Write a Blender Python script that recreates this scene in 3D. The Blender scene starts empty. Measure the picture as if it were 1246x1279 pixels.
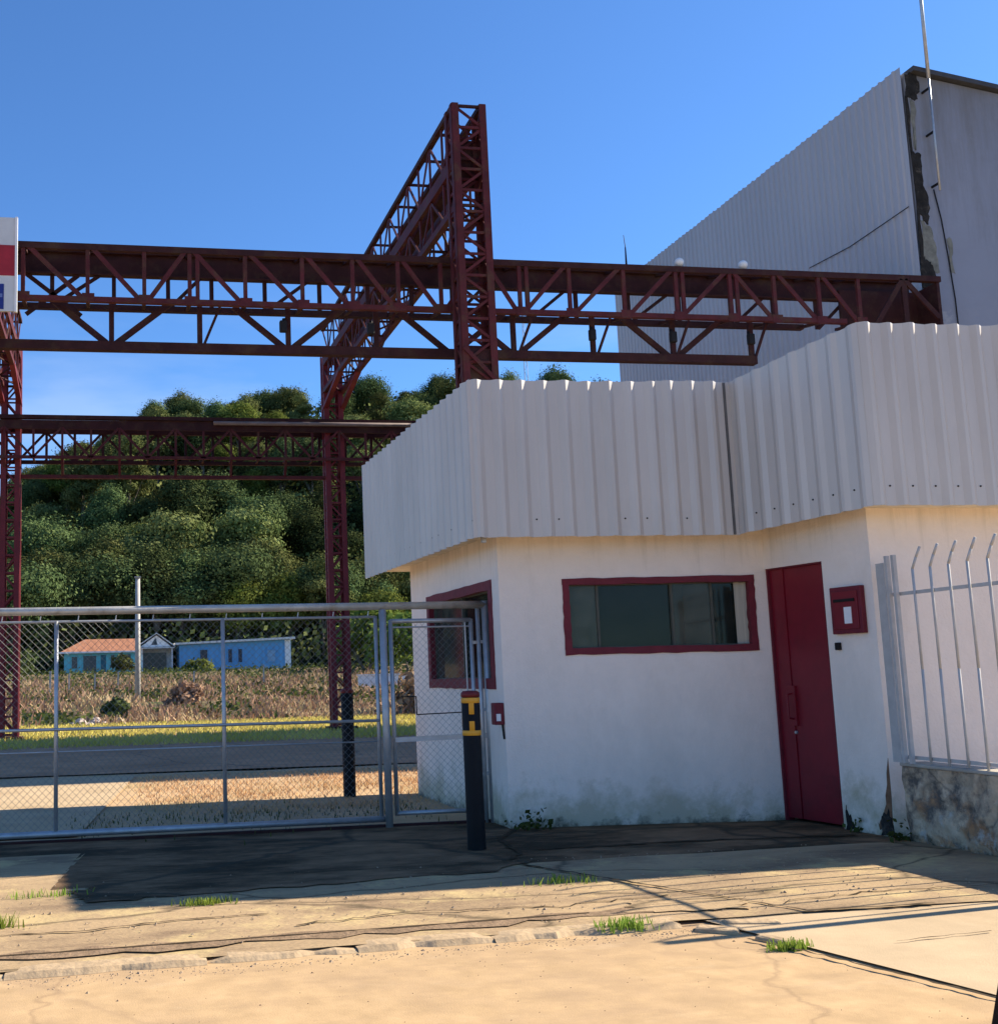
import bpy, math, random
from mathutils import Vector, Matrix
random.seed(7)
scene = bpy.context.scene
C = scene.collection
R = math.radians

# ------------------------------------------------------------------ camera
W_, H_, F_, PX, PY = 1246.0, 1279.0, 1400.0, 377.3, 659.1
cam_d = bpy.data.cameras.new('camera')
cam = bpy.data.objects.new('camera', cam_d); C.objects.link(cam)
yaw, pitch, roll = R(9.556), R(7.646), R(1.430)
r0 = Vector((math.cos(yaw), -math.sin(yaw), 0))
fw = Vector((math.sin(yaw)*math.cos(pitch), math.cos(yaw)*math.cos(pitch), math.sin(pitch)))
dn = -r0.cross(fw)
rt = math.cos(roll)*r0 + math.sin(roll)*dn
dn = -math.sin(roll)*r0 + math.cos(roll)*dn
m = Matrix.Identity(4)
for i in range(3):
    m[i][0] = rt[i]; m[i][1] = -dn[i]; m[i][2] = -fw[i]
m[0][3], m[1][3], m[2][3] = 0, 0, 1.4
cam.matrix_world = m
cam_d.sensor_fit = 'HORIZONTAL'; cam_d.sensor_width = 36
cam_d.lens = F_/W_*36
cam_d.shift_x = (W_/2-PX)/W_
cam_d.shift_y = (PY-H_/2)/W_
cam_d.clip_start = .05; cam_d.clip_end = 3000
scene.camera = cam

# ------------------------------------------------------------------ light
SUN_AZ, SUN_EL = R(83.5), R(33.5)        # azimuth from +Y towards +X
w = bpy.data.worlds.new('World'); scene.world = w; w.use_nodes = True
nt = w.node_tree; nt.nodes.clear()
out = nt.nodes.new('ShaderNodeOutputWorld'); bg = nt.nodes.new('ShaderNodeBackground')
sky = nt.nodes.new('ShaderNodeTexSky'); sky.sky_type = 'NISHITA'; sky.sun_disc = False
sky.sun_elevation = SUN_EL; sky.sun_rotation = SUN_AZ
sky.air_density = 1.0; sky.dust_density = .5; sky.ozone_density = 3.0; sky.altitude = 900
bg.inputs[1].default_value = .058
tc = nt.nodes.new('ShaderNodeTexCoord'); mp = nt.nodes.new('ShaderNodeMapping'); mp.inputs['Scale'].default_value = (2.2, 2.2, 9)
nz = nt.nodes.new('ShaderNodeTexNoise'); nz.inputs['Scale'].default_value = 2.1; nz.inputs['Detail'].default_value = 6
cr = nt.nodes.new('ShaderNodeValToRGB'); cr.color_ramp.elements[0].position = .50; cr.color_ramp.elements[1].position = .72
sep = nt.nodes.new('ShaderNodeSeparateXYZ')
mr = nt.nodes.new('ShaderNodeMapRange'); mr.inputs[1].default_value = .34; mr.inputs[2].default_value = .22; mr.inputs[3].default_value = 0; mr.inputs[4].default_value = .22
mul = nt.nodes.new('ShaderNodeMath'); mul.operation = 'MULTIPLY'
mix = nt.nodes.new('ShaderNodeMixRGB'); mix.inputs[2].default_value = (9.0, 9.6, 10.4, 1)
L = nt.links.new
L(tc.outputs['Generated'], mp.inputs[0]); L(mp.outputs[0], nz.inputs['Vector']); L(nz.outputs['Fac'], cr.inputs[0])
L(tc.outputs['Generated'], sep.inputs[0]); L(sep.outputs[2], mr.inputs[0])
L(cr.outputs[0], mul.inputs[0]); L(mr.outputs[0], mul.inputs[1]); L(mul.outputs[0], mix.inputs[0])
tint = nt.nodes.new('ShaderNodeMixRGB'); tint.blend_type = 'MULTIPLY'; tint.inputs[0].default_value = 1; tint.inputs[2].default_value = (.84, 1.29, 1.76, 1)
L(sky.outputs[0], tint.inputs[1]); L(tint.outputs[0], mix.inputs[1]); L(mix.outputs[0], bg.inputs[0]); L(bg.outputs[0], out.inputs[0])

sd = bpy.data.lights.new('sun', 'SUN'); sd.energy = 5.0; sd.angle = R(.5); sd.color = (1, .90, .74)
so = bpy.data.objects.new('sun', sd); C.objects.link(so)
sv = Vector((math.sin(SUN_AZ)*math.cos(SUN_EL), math.cos(SUN_AZ)*math.cos(SUN_EL), math.sin(SUN_EL)))
so.rotation_euler = (-sv).to_track_quat('-Z', 'Y').to_euler(); so.location = (60, 10, 60)
vs = scene.view_settings
vs.view_transform = 'Standard'; vs.look = 'None'; vs.exposure = 1.10; vs.gamma = 1; vs.use_curve_mapping = False
try:
    scene.cycles.max_bounces = 8; scene.cycles.diffuse_bounces = 4; scene.cycles.use_denoising = True
    scene.cycles.transparent_max_bounces = 12
except Exception: pass

# ------------------------------------------------------------------ materials
def mat(name, col, rough=.8, metal=0, spec=.3, var=.25, scale=6, bump=0, bscale=40, col2=None, c2pos=(.45, .65), c2scale=None, coord='Object', tall=None):
    """principled with noise-varied base colour, optional second colour in patches and a bump"""
    M = bpy.data.materials.new(name); M.use_nodes = True
    n = M.node_tree.nodes; l = M.node_tree.links.new
    b = n['Principled BSDF']; b.inputs['Roughness'].default_value = rough; b.inputs['Metallic'].default_value = metal
    b.inputs['Specular IOR Level'].default_value = spec
    t = n.new('ShaderNodeTexCoord'); vec = t.outputs[coord]
    if tall:
        mpn = n.new('ShaderNodeMapping'); mpn.inputs['Scale'].default_value = tall; l(vec, mpn.inputs[0]); vec = mpn.outputs[0]
    a = n.new('ShaderNodeTexNoise'); a.inputs['Scale'].default_value = scale; a.inputs['Detail'].default_value = 8; a.inputs['Roughness'].default_value = .65
    l(vec, a.inputs['Vector'])
    ramp = n.new('ShaderNodeValToRGB'); e = ramp.color_ramp.elements
    e[0].position = .25; e[1].position = .75
    e[0].color = tuple(c*(1-var) for c in col)+(1,); e[1].color = tuple(min(1, c*(1+var)) for c in col)+(1,)
    l(a.outputs['Fac'], ramp.inputs[0]); res = ramp.outputs[0]
    if col2:
        a2 = n.new('ShaderNodeTexNoise'); a2.inputs['Scale'].default_value = c2scale or scale*.4; a2.inputs['Detail'].default_value = 9; a2.inputs['Roughness'].default_value = .7
        l(vec, a2.inputs['Vector'])
        r2 = n.new('ShaderNodeValToRGB'); r2.color_ramp.elements[0].position = c2pos[0]; r2.color_ramp.elements[1].position = c2pos[1]
        l(a2.outputs['Fac'], r2.inputs[0])
        mx = n.new('ShaderNodeMixRGB'); mx.inputs[2].default_value = tuple(col2)+(1,)
        l(r2.outputs[0], mx.inputs[0]); l(res, mx.inputs[1]); res = mx.outputs[0]
    l(res, b.inputs['Base Color'])
    if bump:
        a3 = n.new('ShaderNodeTexNoise'); a3.inputs['Scale'].default_value = bscale; a3.inputs['Detail'].default_value = 6
        l(vec, a3.inputs['Vector'])
        bp = n.new('ShaderNodeBump'); bp.inputs['Strength'].default_value = bump; bp.inputs['Distance'].default_value = .02
        l(a3.outputs['Fac'], bp.inputs['Height']); l(bp.outputs[0], b.inputs['Normal'])
    M['res'] = 0
    return M

def base_link(M):
    b = M.node_tree.nodes['Principled BSDF']
    return b, b.inputs['Base Color'].links[0].from_socket

def overlay(M, col, zlo, zhi, scale=3, lo=.4, hi=.7, strength=1, coord='Object', stretch=(1, 1, 1)):
    """stain patches whose density fades from zlo (full) to zhi (none) in object space height"""
    n = M.node_tree.nodes; l = M.node_tree.links.new
    b, src = base_link(M)
    t = n.new('ShaderNodeTexCoord'); mpn = n.new('ShaderNodeMapping'); mpn.inputs['Scale'].default_value = stretch
    l(t.outputs[coord], mpn.inputs[0])
    a = n.new('ShaderNodeTexNoise'); a.inputs['Scale'].default_value = scale; a.inputs['Detail'].default_value = 9; a.inputs['Roughness'].default_value = .72
    l(mpn.outputs[0], a.inputs['Vector'])
    s = n.new('ShaderNodeSeparateXYZ'); l(t.outputs[coord], s.inputs[0])
    q = n.new('ShaderNodeMapRange'); q.inputs[1].default_value = zlo; q.inputs[2].default_value = zhi; q.inputs[3].default_value = .28; q.inputs[4].default_value = -.28
    l(s.outputs[2], q.inputs[0])
    ad = n.new('ShaderNodeMath'); ad.operation = 'ADD'; l(a.outputs['Fac'], ad.inputs[0]); l(q.outputs[0], ad.inputs[1])
    rp = n.new('ShaderNodeMapRange'); rp.inputs[1].default_value = lo; rp.inputs[2].default_value = hi; rp.inputs[3].default_value = 0; rp.inputs[4].default_value = strength
    l(ad.outputs[0], rp.inputs[0])
    mx = n.new('ShaderNodeMixRGB'); mx.inputs[2].default_value = tuple(col)+(1,)
    l(rp.outputs[0], mx.inputs[0]); l(src, mx.inputs[1]); l(mx.outputs[0], b.inputs['Base Color'])
    return M

def cracks(M, col, scale=.6, width=.02, coord='Object', strength=.8, stretch=(1, 1, 1)):
    n = M.node_tree.nodes; l = M.node_tree.links.new
    b, src = base_link(M)
    t = n.new('ShaderNodeTexCoord'); nz_ = n.new('ShaderNodeTexNoise'); nz_.inputs['Scale'].default_value = 2.5; nz_.inputs['Detail'].default_value = 5
    mpn = n.new('ShaderNodeMapping'); mpn.inputs['Scale'].default_value = stretch
    l(t.outputs[coord], mpn.inputs[0]); l(mpn.outputs[0], nz_.inputs['Vector'])
    mxv = n.new('ShaderNodeMixRGB'); mxv.inputs[0].default_value = .25; l(mpn.outputs[0], mxv.inputs[1]); l(nz_.outputs['Color'], mxv.inputs[2])
    v = n.new('ShaderNodeTexVoronoi'); v.feature = 'DISTANCE_TO_EDGE'; v.inputs['Scale'].default_value = scale; l(mxv.outputs[0], v.inputs['Vector'])
    q = n.new('ShaderNodeMapRange'); q.inputs[1].default_value = 0; q.inputs[2].default_value = width; q.inputs[3].default_value = strength; q.inputs[4].default_value = 0
    l(v.outputs['Distance'], q.inputs[0])
    mx = n.new('ShaderNodeMixRGB'); mx.inputs[2].default_value = tuple(col)+(1,)
    l(q.outputs[0], mx.inputs[0]); l(src, mx.inputs[1]); l(mx.outputs[0], b.inputs['Base Color'])
    return M

def leaf_mat(name, c1, c2, trans=.25, objvar=.3):
    M = bpy.data.materials.new(name); M.use_nodes = True
    n = M.node_tree.nodes; l = M.node_tree.links.new; n.clear()
    o = n.new('ShaderNodeOutputMaterial'); g = n.new('ShaderNodeNewGeometry'); oi = n.new('ShaderNodeObjectInfo')
    rp = n.new('ShaderNodeValToRGB'); rp.color_ramp.elements[0].color = tuple(c1)+(1,); rp.color_ramp.elements[1].color = tuple(c2)+(1,)
    tcl = n.new('ShaderNodeTexCoord'); nl = n.new('ShaderNodeTexNoise'); nl.inputs['Scale'].default_value = .55; nl.inputs['Detail'].default_value = 4
    l(tcl.outputs['Object'], nl.inputs['Vector'])
    m1 = n.new('ShaderNodeMath'); m1.operation = 'MULTIPLY_ADD'; m1.inputs[1].default_value = 2.2; m1.inputs[2].default_value = -.78; l(nl.outputs['Fac'], m1.inputs[0])
    m2 = n.new('ShaderNodeMath'); m2.operation = 'MULTIPLY_ADD'; m2.inputs[1].default_value = .34; l(g.outputs['Random Per Island'], m2.inputs[0]); l(m1.outputs[0], m2.inputs[2]); l(m2.outputs[0], rp.inputs[0])
    hs = n.new('ShaderNodeHueSaturation')
    q = n.new('ShaderNodeMapRange'); q.inputs[3].default_value = 1-objvar; q.inputs[4].default_value = 1+objvar; l(oi.outputs['Random'], q.inputs[0]); l(q.outputs[0], hs.inputs['Value'])
    q2 = n.new('ShaderNodeMapRange'); q2.inputs[3].default_value = .478; q2.inputs[4].default_value = .515; l(oi.outputs['Random'], q2.inputs[0]); l(q2.outputs[0], hs.inputs['Hue'])
    l(rp.outputs[0], hs.inputs['Color'])
    d = n.new('ShaderNodeBsdfDiffuse'); tr = n.new('ShaderNodeBsdfTranslucent'); mx = n.new('ShaderNodeMixShader'); mx.inputs[0].default_value = trans
    l(hs.outputs[0], d.inputs[0]); l(hs.outputs[0], tr.inputs[0]); l(d.outputs[0], mx.inputs[1]); l(tr.outputs[0], mx.inputs[2]); l(mx.outputs[0], o.inputs[0])
    return M

def glass_mat(name, tint, dust, rough=.05):
    M = bpy.data.materials.new(name); M.use_nodes = True
    n = M.node_tree.nodes; l = M.node_tree.links.new; n.clear()
    o = n.new('ShaderNodeOutputMaterial')
    t = n.new('ShaderNodeBsdfTransparent'); t.inputs[0].default_value = tint+(1,)
    d = n.new('ShaderNodeBsdfDiffuse'); d.inputs[0].default_value = (.34, .36, .30, 1)
    gl = n.new('ShaderNodeBsdfGlossy'); gl.inputs['Roughness'].default_value = rough
    fr = n.new('ShaderNodeFresnel'); fr.inputs[0].default_value = 1.33
    nz_ = n.new('ShaderNodeTexNoise'); nz_.inputs['Scale'].default_value = 5; nz_.inputs['Detail'].default_value = 6
    tcn = n.new('ShaderNodeTexCoord'); l(tcn.outputs['Object'], nz_.inputs['Vector'])
    q = n.new('ShaderNodeMapRange'); q.inputs[1].default_value = .3; q.inputs[2].default_value = .7; q.inputs[3].default_value = dust*.6; q.inputs[4].default_value = min(1, dust*1.4)
    l(nz_.outputs['Fac'], q.inputs[0])
    m1 = n.new('ShaderNodeMixShader'); l(q.outputs[0], m1.inputs[0]); l(t.outputs[0], m1.inputs[1]); l(d.outputs[0], m1.inputs[2])
    m2 = n.new('ShaderNodeMixShader'); l(fr.outputs[0], m2.inputs[0]); l(m1.outputs[0], m2.inputs[1]); l(gl.outputs[0], m2.inputs[2])
    l(m2.outputs[0], o.inputs[0])
    return M

steel = mat('red_oxide_steel', (.085, .015, .017), .65, 0, .22, .4, 3, .15, 30, (.085, .040, .022), (.5, .66), 3.2)
steel_dk = mat('dark_rusted_steel', (.042, .013, .013), .75, 0, .2, .4, 3, .15, 30, (.065, .033, .02), (.5, .68), 2.5)
steel_red = mat('red_painted_steel', (.16, .022, .028), .6, 0, .25, .3, 2, .1, 30, (.085, .03, .022), (.55, .75), 1.3)
lamp_dk = mat('dark_lamp_metal', (.014, .012, .012), .65, 0, .2)
galv = mat('galvanised_pipe', (.42, .43, .44), .45, .55, .5, .2, 12, .1, 60)
galv_warm = mat('weathered_pipe', (.50, .47, .41), .5, .35, .4, .25, 5, .15, 40, (.30, .24, .17), (.55, .75), 6)
wire = mat('fence_wire', (.22, .225, .215), .5, .4, .4)
sheet = mat('corrugated_sheet', (.56, .51, .455), .40, .10, .5, .10, 1.5, 0, 10, (.46, .42, .37), (.5, .8), .9, tall=(1, 1, .25))
overlay(sheet, (.30, .25, .20), -9, 9, 11, .58, .82, .45, stretch=(1, 1, .05))
overlay(sheet, (.60, .55, .50), -9, 9, 2.4, .52, .62, .6, stretch=(1, 1, .001))
clad = mat('warehouse_cladding', (.43, .42, .43), .5, .1, .4, .08, .5, 0, 10, tall=(1, 1, .2))
overlay(clad, (.34, .335, .34), -9, 9, .55, .48, .60, .5, stretch=(1, 1, .001))
overlay(clad, (.33, .30, .27), -9, 9, 3, .58, .8, .4, stretch=(1, 1, .05))
plaster = mat('white_plaster', (.87, .765, .67), .9, 0, .2, .05, 2.5, .3, 50, (.79, .69, .59), (.5, .8), 1.3)
overlay(plaster, (.42, .37, .22), 0.0, .95, 2.2, .54, .76, .75)
overlay(plaster, (.05, .055, .03), -.06, .20, 7, .50, .70, .85)
overlay(plaster, (.50, .45, .38), -4, 8, 1.1, .52, .85, .4, stretch=(1, 1, .4))
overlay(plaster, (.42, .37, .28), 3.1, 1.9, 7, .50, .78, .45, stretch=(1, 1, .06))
soffit_m = mat('soffit_board', (.72, .66, .55), .9)
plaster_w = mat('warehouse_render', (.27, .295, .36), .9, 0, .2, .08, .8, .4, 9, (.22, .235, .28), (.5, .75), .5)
decay = mat('exposed_dark_masonry', (.030, .028, .026), .95, 0, .1, .6, 6, .8, 14, (.12, .10, .08), (.55, .7), 5)
decay_l = mat('mouldy_render', (.20, .20, .17), .95, 0, .1, .5, 5, .5, 14)
roof_dk = mat('dark_roof_edge', (.06, .062, .07), .8)
redp = mat('red_gloss_paint', (.19, .007, .017), .42, 0, .4, .18, 3, .06, 20, (.12, .007, .012), (.55, .8), 2.0)
overlay(redp, (.085, .006, .012), -.2, 1.0, 4, .5, .85, .6)
redf = mat('red_brush_paint', (.15, .015, .026), .6, 0, .3, .25, 8, .2, 30)
black = mat('black_paint', (.009, .009, .010), .6, 0, .15, .3, 8, .1, 30)
yellow = mat('yellow_band', (.70, .33, .025), .5, 0, .4, .1)
cap_red = mat('red_cap', (.14, .014, .015), .5)
white = mat('white_paint', (.78, .78, .77), .5, 0, .4, .05)
sign_w = mat('sign_white', (.60, .61, .60), .5, 0, .3, .06)
sign_r = mat('sign_red', (.33, .02, .03), .5)
sign_b = mat('sign_blue', (.02, .035, .22), .5)
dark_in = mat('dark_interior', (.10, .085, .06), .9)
curtain = mat('pale_curtain', (.46, .42, .33), .9, tall=(8, 1, .2))
stone = mat('rubble_stone', (.50, .39, .27), .95, 0, .15, .35, 7, 1.0, 12, (.13, .115, .10), (.46, .60), 4.5)
cracks(stone, (.10, .085, .07), 2.1, .035, strength=.6)
overlay(stone, (.46, .24, .11), -.5, 1.0, 4.2, .52, .66, .75)
overlay(stone, (.50, .49, .44), -.5, 1.0, 5.5, .60, .72, .7)
overlay(stone, (.03, .035, .025), -.08, .18, 6, .5, .7, .9)
capm = mat('mortar_cap', (.40, .36, .30), .95, 0, .1, .25, 6, .4, 20)
bark = mat('tree_bark', (.16, .13, .10), .95, 0, .1, .3, 4, .4, 20)
conc_pole = mat('concrete_pole', (.42, .40, .37), .9, 0, .2, .12)
tile = mat('clay_tile', (.37, .17, .10), .9, 0, .1, .35, 1.2, .4, 6, tall=(3, .6, .6))
cyan = mat('cyan_boards', (.15, .52, .58), .8, 0, .2, .12, 1.2, tall=(4, 4, .3))
blueb = mat('blue_boards', (.12, .34, .60), .8, 0, .2, .15, 1, tall=(4, 4, .3))
shingle = mat('grey_sheet_roof', (.68, .66, .62), .6)
glass_dk = mat('dark_window', (.02, .03, .05), .15, 0, .6)
rocks = mat('pale_rubble', (.55, .46, .40), .95, 0, .1, .25, 4, .5, 10)

# ground materials
road_m = mat('tan_road', (.49, .33, .175), .95, 0, .1, .20, 5.0, .14, 140, (.39, .265, .155), (.46, .70), .8)
overlay(road_m, (.24, .16, .10), -9, 9, 20, .62, .74, .6)
overlay(road_m, (.31, .21, .125), -9, 9, 2.2, .52, .74, .6, stretch=(.5, 1.6, 1))
overlay(road_m, (.56, .41, .25), -9, 9, 1.5, .56, .72, .6, stretch=(.6, 1.3, 1))
cracks(road_m, (.26, .17, .10), .5, .006, strength=.45, stretch=(.7, 1.2, 1))
cracks(road_m, (.30, .20, .12), .22, .006, strength=.35)
side_m = mat('worn_concrete_pavement', (.45, .315, .175), .95, 0, .1, .25, 2.2, .45, 45, (.24, .165, .10), (.44, .62), 1.1, tall=(.55, 1.5, 1))
overlay(side_m, (.13, .12, .06), -9, 9, 1.7, .60, .74, .6)
overlay(side_m, (.56, .42, .20), -9, 9, 1.3, .52, .62, .75)
overlay(side_m, (.22, .16, .10), -9, 9, 9, .56, .72, .6)
cracks(side_m, (.10, .075, .045), .75, .018, strength=.8, stretch=(.6, 1.2, 1))
drive_m = mat('pale_concrete_drive', (.50, .37, .225), .95, 0, .1, .14, 2.4, .15, 110, (.38, .27, .155), (.5, .75), .7)
overlay(drive_m, (.25, .17, .10), -9, 9, 22, .66, .76, .5)
kerb_m = mat('worn_kerb', (.45, .325, .195), .95, 0, .1, .22, 5, .5, 20, (.27, .19, .115), (.54, .68), 3.0)
slab_m = mat('grey_yard_slab', (.47, .265, .15), .95, 0, .1, .3, 1.6, .3, 20, (.30, .17, .095), (.5, .7), .4)
cracks(slab_m, (.12, .10, .08), .35, .01, strength=.7)
yard_m = mat('dry_yard_soil', (.50, .34, .19), .95, 0, .1, .2, 1.5, .6, 20, (.36, .27, .12), (.5, .7), .6)
apron_m = mat('shade_darkened_apron', (.23, .14, .075), .95, 0, .1, .4, 3.5, .7, 25, (.055, .04, .022), (.42, .60), 1.0, tall=(.7, 1.6, 1))  # patchy dirt brown, darkened to paint in the guard house's cast shade
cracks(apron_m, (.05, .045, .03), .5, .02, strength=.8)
soil_m = mat('brown_soil', (.20, .135, .08), .95, 0, .1, .3, .8, .5, 8, (.07, .085, .03), (.42, .6), .08)
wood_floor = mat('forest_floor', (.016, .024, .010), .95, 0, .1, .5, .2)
grass_y = leaf_mat('yellow_grass', (.44, .40, .09), (.68, .58, .18), .2, 0)
grass_d = leaf_mat('dry_straw', (.52, .33, .15), (.72, .50, .26), .2, 0)
brush_m = leaf_mat('russet_brush', (.20, .12, .07), (.52, .36, .22), .2, .15)
mat_straw = leaf_mat('straw_weed', (.34, .25, .13), (.60, .46, .27), .2, .1)
weed_g = leaf_mat('green_weeds', (.035, .06, .018), (.12, .14, .04), .25, .15)
tuft_m = leaf_mat('bright_weed', (.16, .24, .03), (.34, .42, .08), .3, .1)
leafA = leaf_mat('leaf_olive', (.060, .085, .026), (.19, .20, .072), .16, .5)
leafB = leaf_mat('leaf_dark', (.036, .062, .024), (.115, .145, .055), .15, .45)
leafC = leaf_mat('leaf_yellow_green', (.07, .11, .02), (.21, .25, .06), .25, .25)

# ------------------------------------------------------------------ mesh builder
ORG = {}
class MB:
    def __init__(s): s.v = []; s.f = []
    def add(s, vs_, fs):
        o = len(s.v); s.v += [tuple(a) for a in vs_]; s.f += [tuple(i+o for i in f) for f in fs]; return s
    def quad(s, a, b, c, d): return s.add([a, b, c, d], [(0, 1, 2, 3)])
    def box(s, x0, x1, y0, y1, z0, z1):
        v = [(x, y, z) for z in (z0, z1) for y in (y0, y1) for x in (x0, x1)]
        return s.add(v, [(0, 2, 3, 1), (4, 5, 7, 6), (0, 1, 5, 4), (2, 6, 7, 3), (0, 4, 6, 2), (1, 3, 7, 5)])
    def beam(s, p, q, w, h=None, up=(0, 0, 1)):
        h = h or w; p = Vector(p); q = Vector(q); d = (q-p).normalized(); u = Vector(up)
        if abs(d.dot(u)) > .98: u = Vector((0, 1, 0))
        a = d.cross(u).normalized()*(w/2); b = a.cross(d).normalized()*(h/2)
        v = [p-a-b, p+a-b, p+a+b, p-a+b, q-a-b, q+a-b, q+a+b, q-a+b]
        return s.add(v, [(0, 1, 2, 3), (7, 6, 5, 4), (0, 4, 5, 1), (1, 5, 6, 2), (2, 6, 7, 3), (3, 7, 4, 0)])
    def tube(s, p, q, r, r2=None, n=8, cap=True):
        r2 = r if r2 is None else r2; p = Vector(p); q = Vector(q); d = (q-p).normalized()
        u = Vector((0, 0, 1)) if abs(d.z) < .9 else Vector((0, 1, 0))
        a = d.cross(u).normalized(); b = d.cross(a)
        v = [p+(a*math.cos(t)+b*math.sin(t))*r for t in [2*math.pi*i/n for i in range(n)]]
        v += [q+(a*math.cos(t)+b*math.sin(t))*r2 for t in [2*math.pi*i/n for i in range(n)]]
        f = [(i, (i+1) % n, n+(i+1) % n, n+i) for i in range(n)]
        if cap: f += [tuple(range(n-1, -1, -1)), tuple(range(n, 2*n))]
        return s.add(v, f)
    def path(s, pts, r, n=6):
        for a, b in zip(pts[:-1], pts[1:]): s.tube(a, b, r, r, n)
        return s
    def lathe(s, cx, cy, prof, n=20, a0=0, a1=2*math.pi):
        full = abs(a1-a0-2*math.pi) < 1e-6; k = n if full else n+1
        v = [(cx+r*math.cos(a0+(a1-a0)*i/n), cy+r*math.sin(a0+(a1-a0)*i/n), z) for r, z in prof for i in range(k)]
        f = []
        for j in range(len(prof)-1):
            for i in range(n):
                i2 = (i+1) % k
                f.append((j*k+i, j*k+i2, (j+1)*k+i2, (j+1)*k+i))
        return s.add(v, f)
    def build(s, name, m_, parent=None, origin=None, smooth=False, bevel=0):
        if parent is not None: o = ORG[parent.name]
        else: o = Vector(origin) if origin is not None else Vector((0, 0, 0))
        me = bpy.data.meshes.new(name)
        me.from_pydata([(x-o[0], y-o[1], z-o[2]) for x, y, z in s.v], [], s.f); me.update()
        if smooth:
            for p in me.polygons: p.use_smooth = True
        me.materials.append(m_)
        ob = bpy.data.objects.new(name, me); C.objects.link(ob)
        if parent is not None: ob.parent = parent
        else: ob.location = o
        ORG[ob.name] = Vector(o)
        if bevel:
            bv = ob.modifiers.new('bevel', 'BEVEL'); bv.width = bevel; bv.segments = 2; bv.limit_method = 'ANGLE'
        return ob

def thing(name, label, cat, loc, group=None):
    o = bpy.data.objects.new(name, None); o.empty_display_size = .2; C.objects.link(o); o.location = loc
    ORG[o.name] = Vector(loc); o['label'] = label; o['category'] = cat
    if group: o['group'] = group
    return o
def tag(o, label, cat, group=None, kind=None):
    o['label'] = label; o['category'] = cat
    if group: o['group'] = group
    if kind: o['kind'] = kind
    return o
def structure(o, label=None):
    o['kind'] = 'structure'
    if label: o['label'] = label
    return o
def stuff(o, label, cat):
    o['kind'] = 'stuff'; o['label'] = label; o['category'] = cat; return o
def dup(root, loc, label=None, group=None, scale=None, rotz=None):
    r = root.copy(); C.objects.link(r); r.location = loc; ORG[r.name] = Vector(loc)
    if label: r['label'] = label
    if group: r['group'] = group
    if scale: r.scale = scale
    if rotz is not None: r.rotation_euler = (0, 0, rotz)
    for ch in list(root.children):
        c = ch.copy(); C.objects.link(c); c.parent = r
        for g in list(ch.children):
            d = g.copy(); C.objects.link(d); d.parent = c
    return r
def lerp(a, b, t): return a+(b-a)*t
def smooth(t): t = max(0, min(1, t)); return t*t*(3-2*t)
def interp(tab, x):
    if x <= tab[0][0]: return tab[0][1]
    for (a, b), (c, d) in zip(tab[:-1], tab[1:]):
        if x <= c: return b+(d-b)*(x-a)/(c-a)
    return tab[-1][1]
def nse(x, y): return (math.sin(x*1.7+y*.6)+math.sin(x*.53-y*1.31+2)+math.sin(x*3.1+y*2.3+1)*.5)/2.5

# ------------------------------------------------------------------ terrain
RIDGE = [(-.5, .11), (-.15, .165), (-.07, .218), (-.02, .250), (.015, .268), (.066, .278), (.136, .284), (.25, .296), (.33, .302), (.46, .298), (.8, .25), (1.5, .15)]
def hz(X, Y):
    z = 0
    if Y < 11.5: return -.15
    if Y > 37: z += .50*smooth((Y-37)/14)+1.78*smooth((Y-52)/55)+.22*nse(X*.8, Y*.7)*smooth((Y-38)/5)
    if Y > 118:
        r = interp(RIDGE, X/Y)*185-9-2.6
        z += r*smooth((Y-112)/78.0*1.0)+1.2*nse(X*.15, Y*.15)*smooth((Y-118)/20)
    return z-.03
def terrain(y0, y1, ny, x0, x1, nx, name, m_):
    ys = [y0+(y1-y0)*j/ny for j in range(ny+1)]; xs = [x0+(x1-x0)*i/nx for i in range(nx+1)]
    b = MB(); v = [(x, y, hz(x, y)) for y in ys for x in xs]
    b.add(v, [(j*(nx+1)+i, j*(nx+1)+i+1, (j+1)*(nx+1)+i+1, (j+1)*(nx+1)+i) for j in range(ny) for i in range(nx)])
    return structure(b.build(name, m_, smooth=True))
terrain(-420, 117, 358, -300, 340, 64, 'ground', soil_m)
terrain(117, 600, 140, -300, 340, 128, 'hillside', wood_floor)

def patch(name, m_, corners, z, nx=1, ny=1, amp=0, label=None, dz=None):
    """quad sheet, corners counter-clockwise from near left; z may be a number or four corner heights"""
    zs = z if isinstance(z, (tuple, list)) else (z,)*4
    a, b_, c, d = [Vector((p[0], p[1], q)) for p, q in zip(corners, zs)]
    v = []
    for j in range(ny+1):
        for i in range(nx+1):
            p = a.lerp(b_, i/nx).lerp(d.lerp(c, i/nx), j/ny)
            if amp: p.z += amp*nse(p.x*2.1, p.y*2.7)
            v.append(p)
    q = MB(); q.add(v, [(j*(nx+1)+i, j*(nx+1)+i+1, (j+1)*(nx+1)+i+1, (j+1)*(nx+1)+i) for j in range(ny) for i in range(nx)])
    return structure(q.build(name, m_, smooth=True), label)
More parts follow.
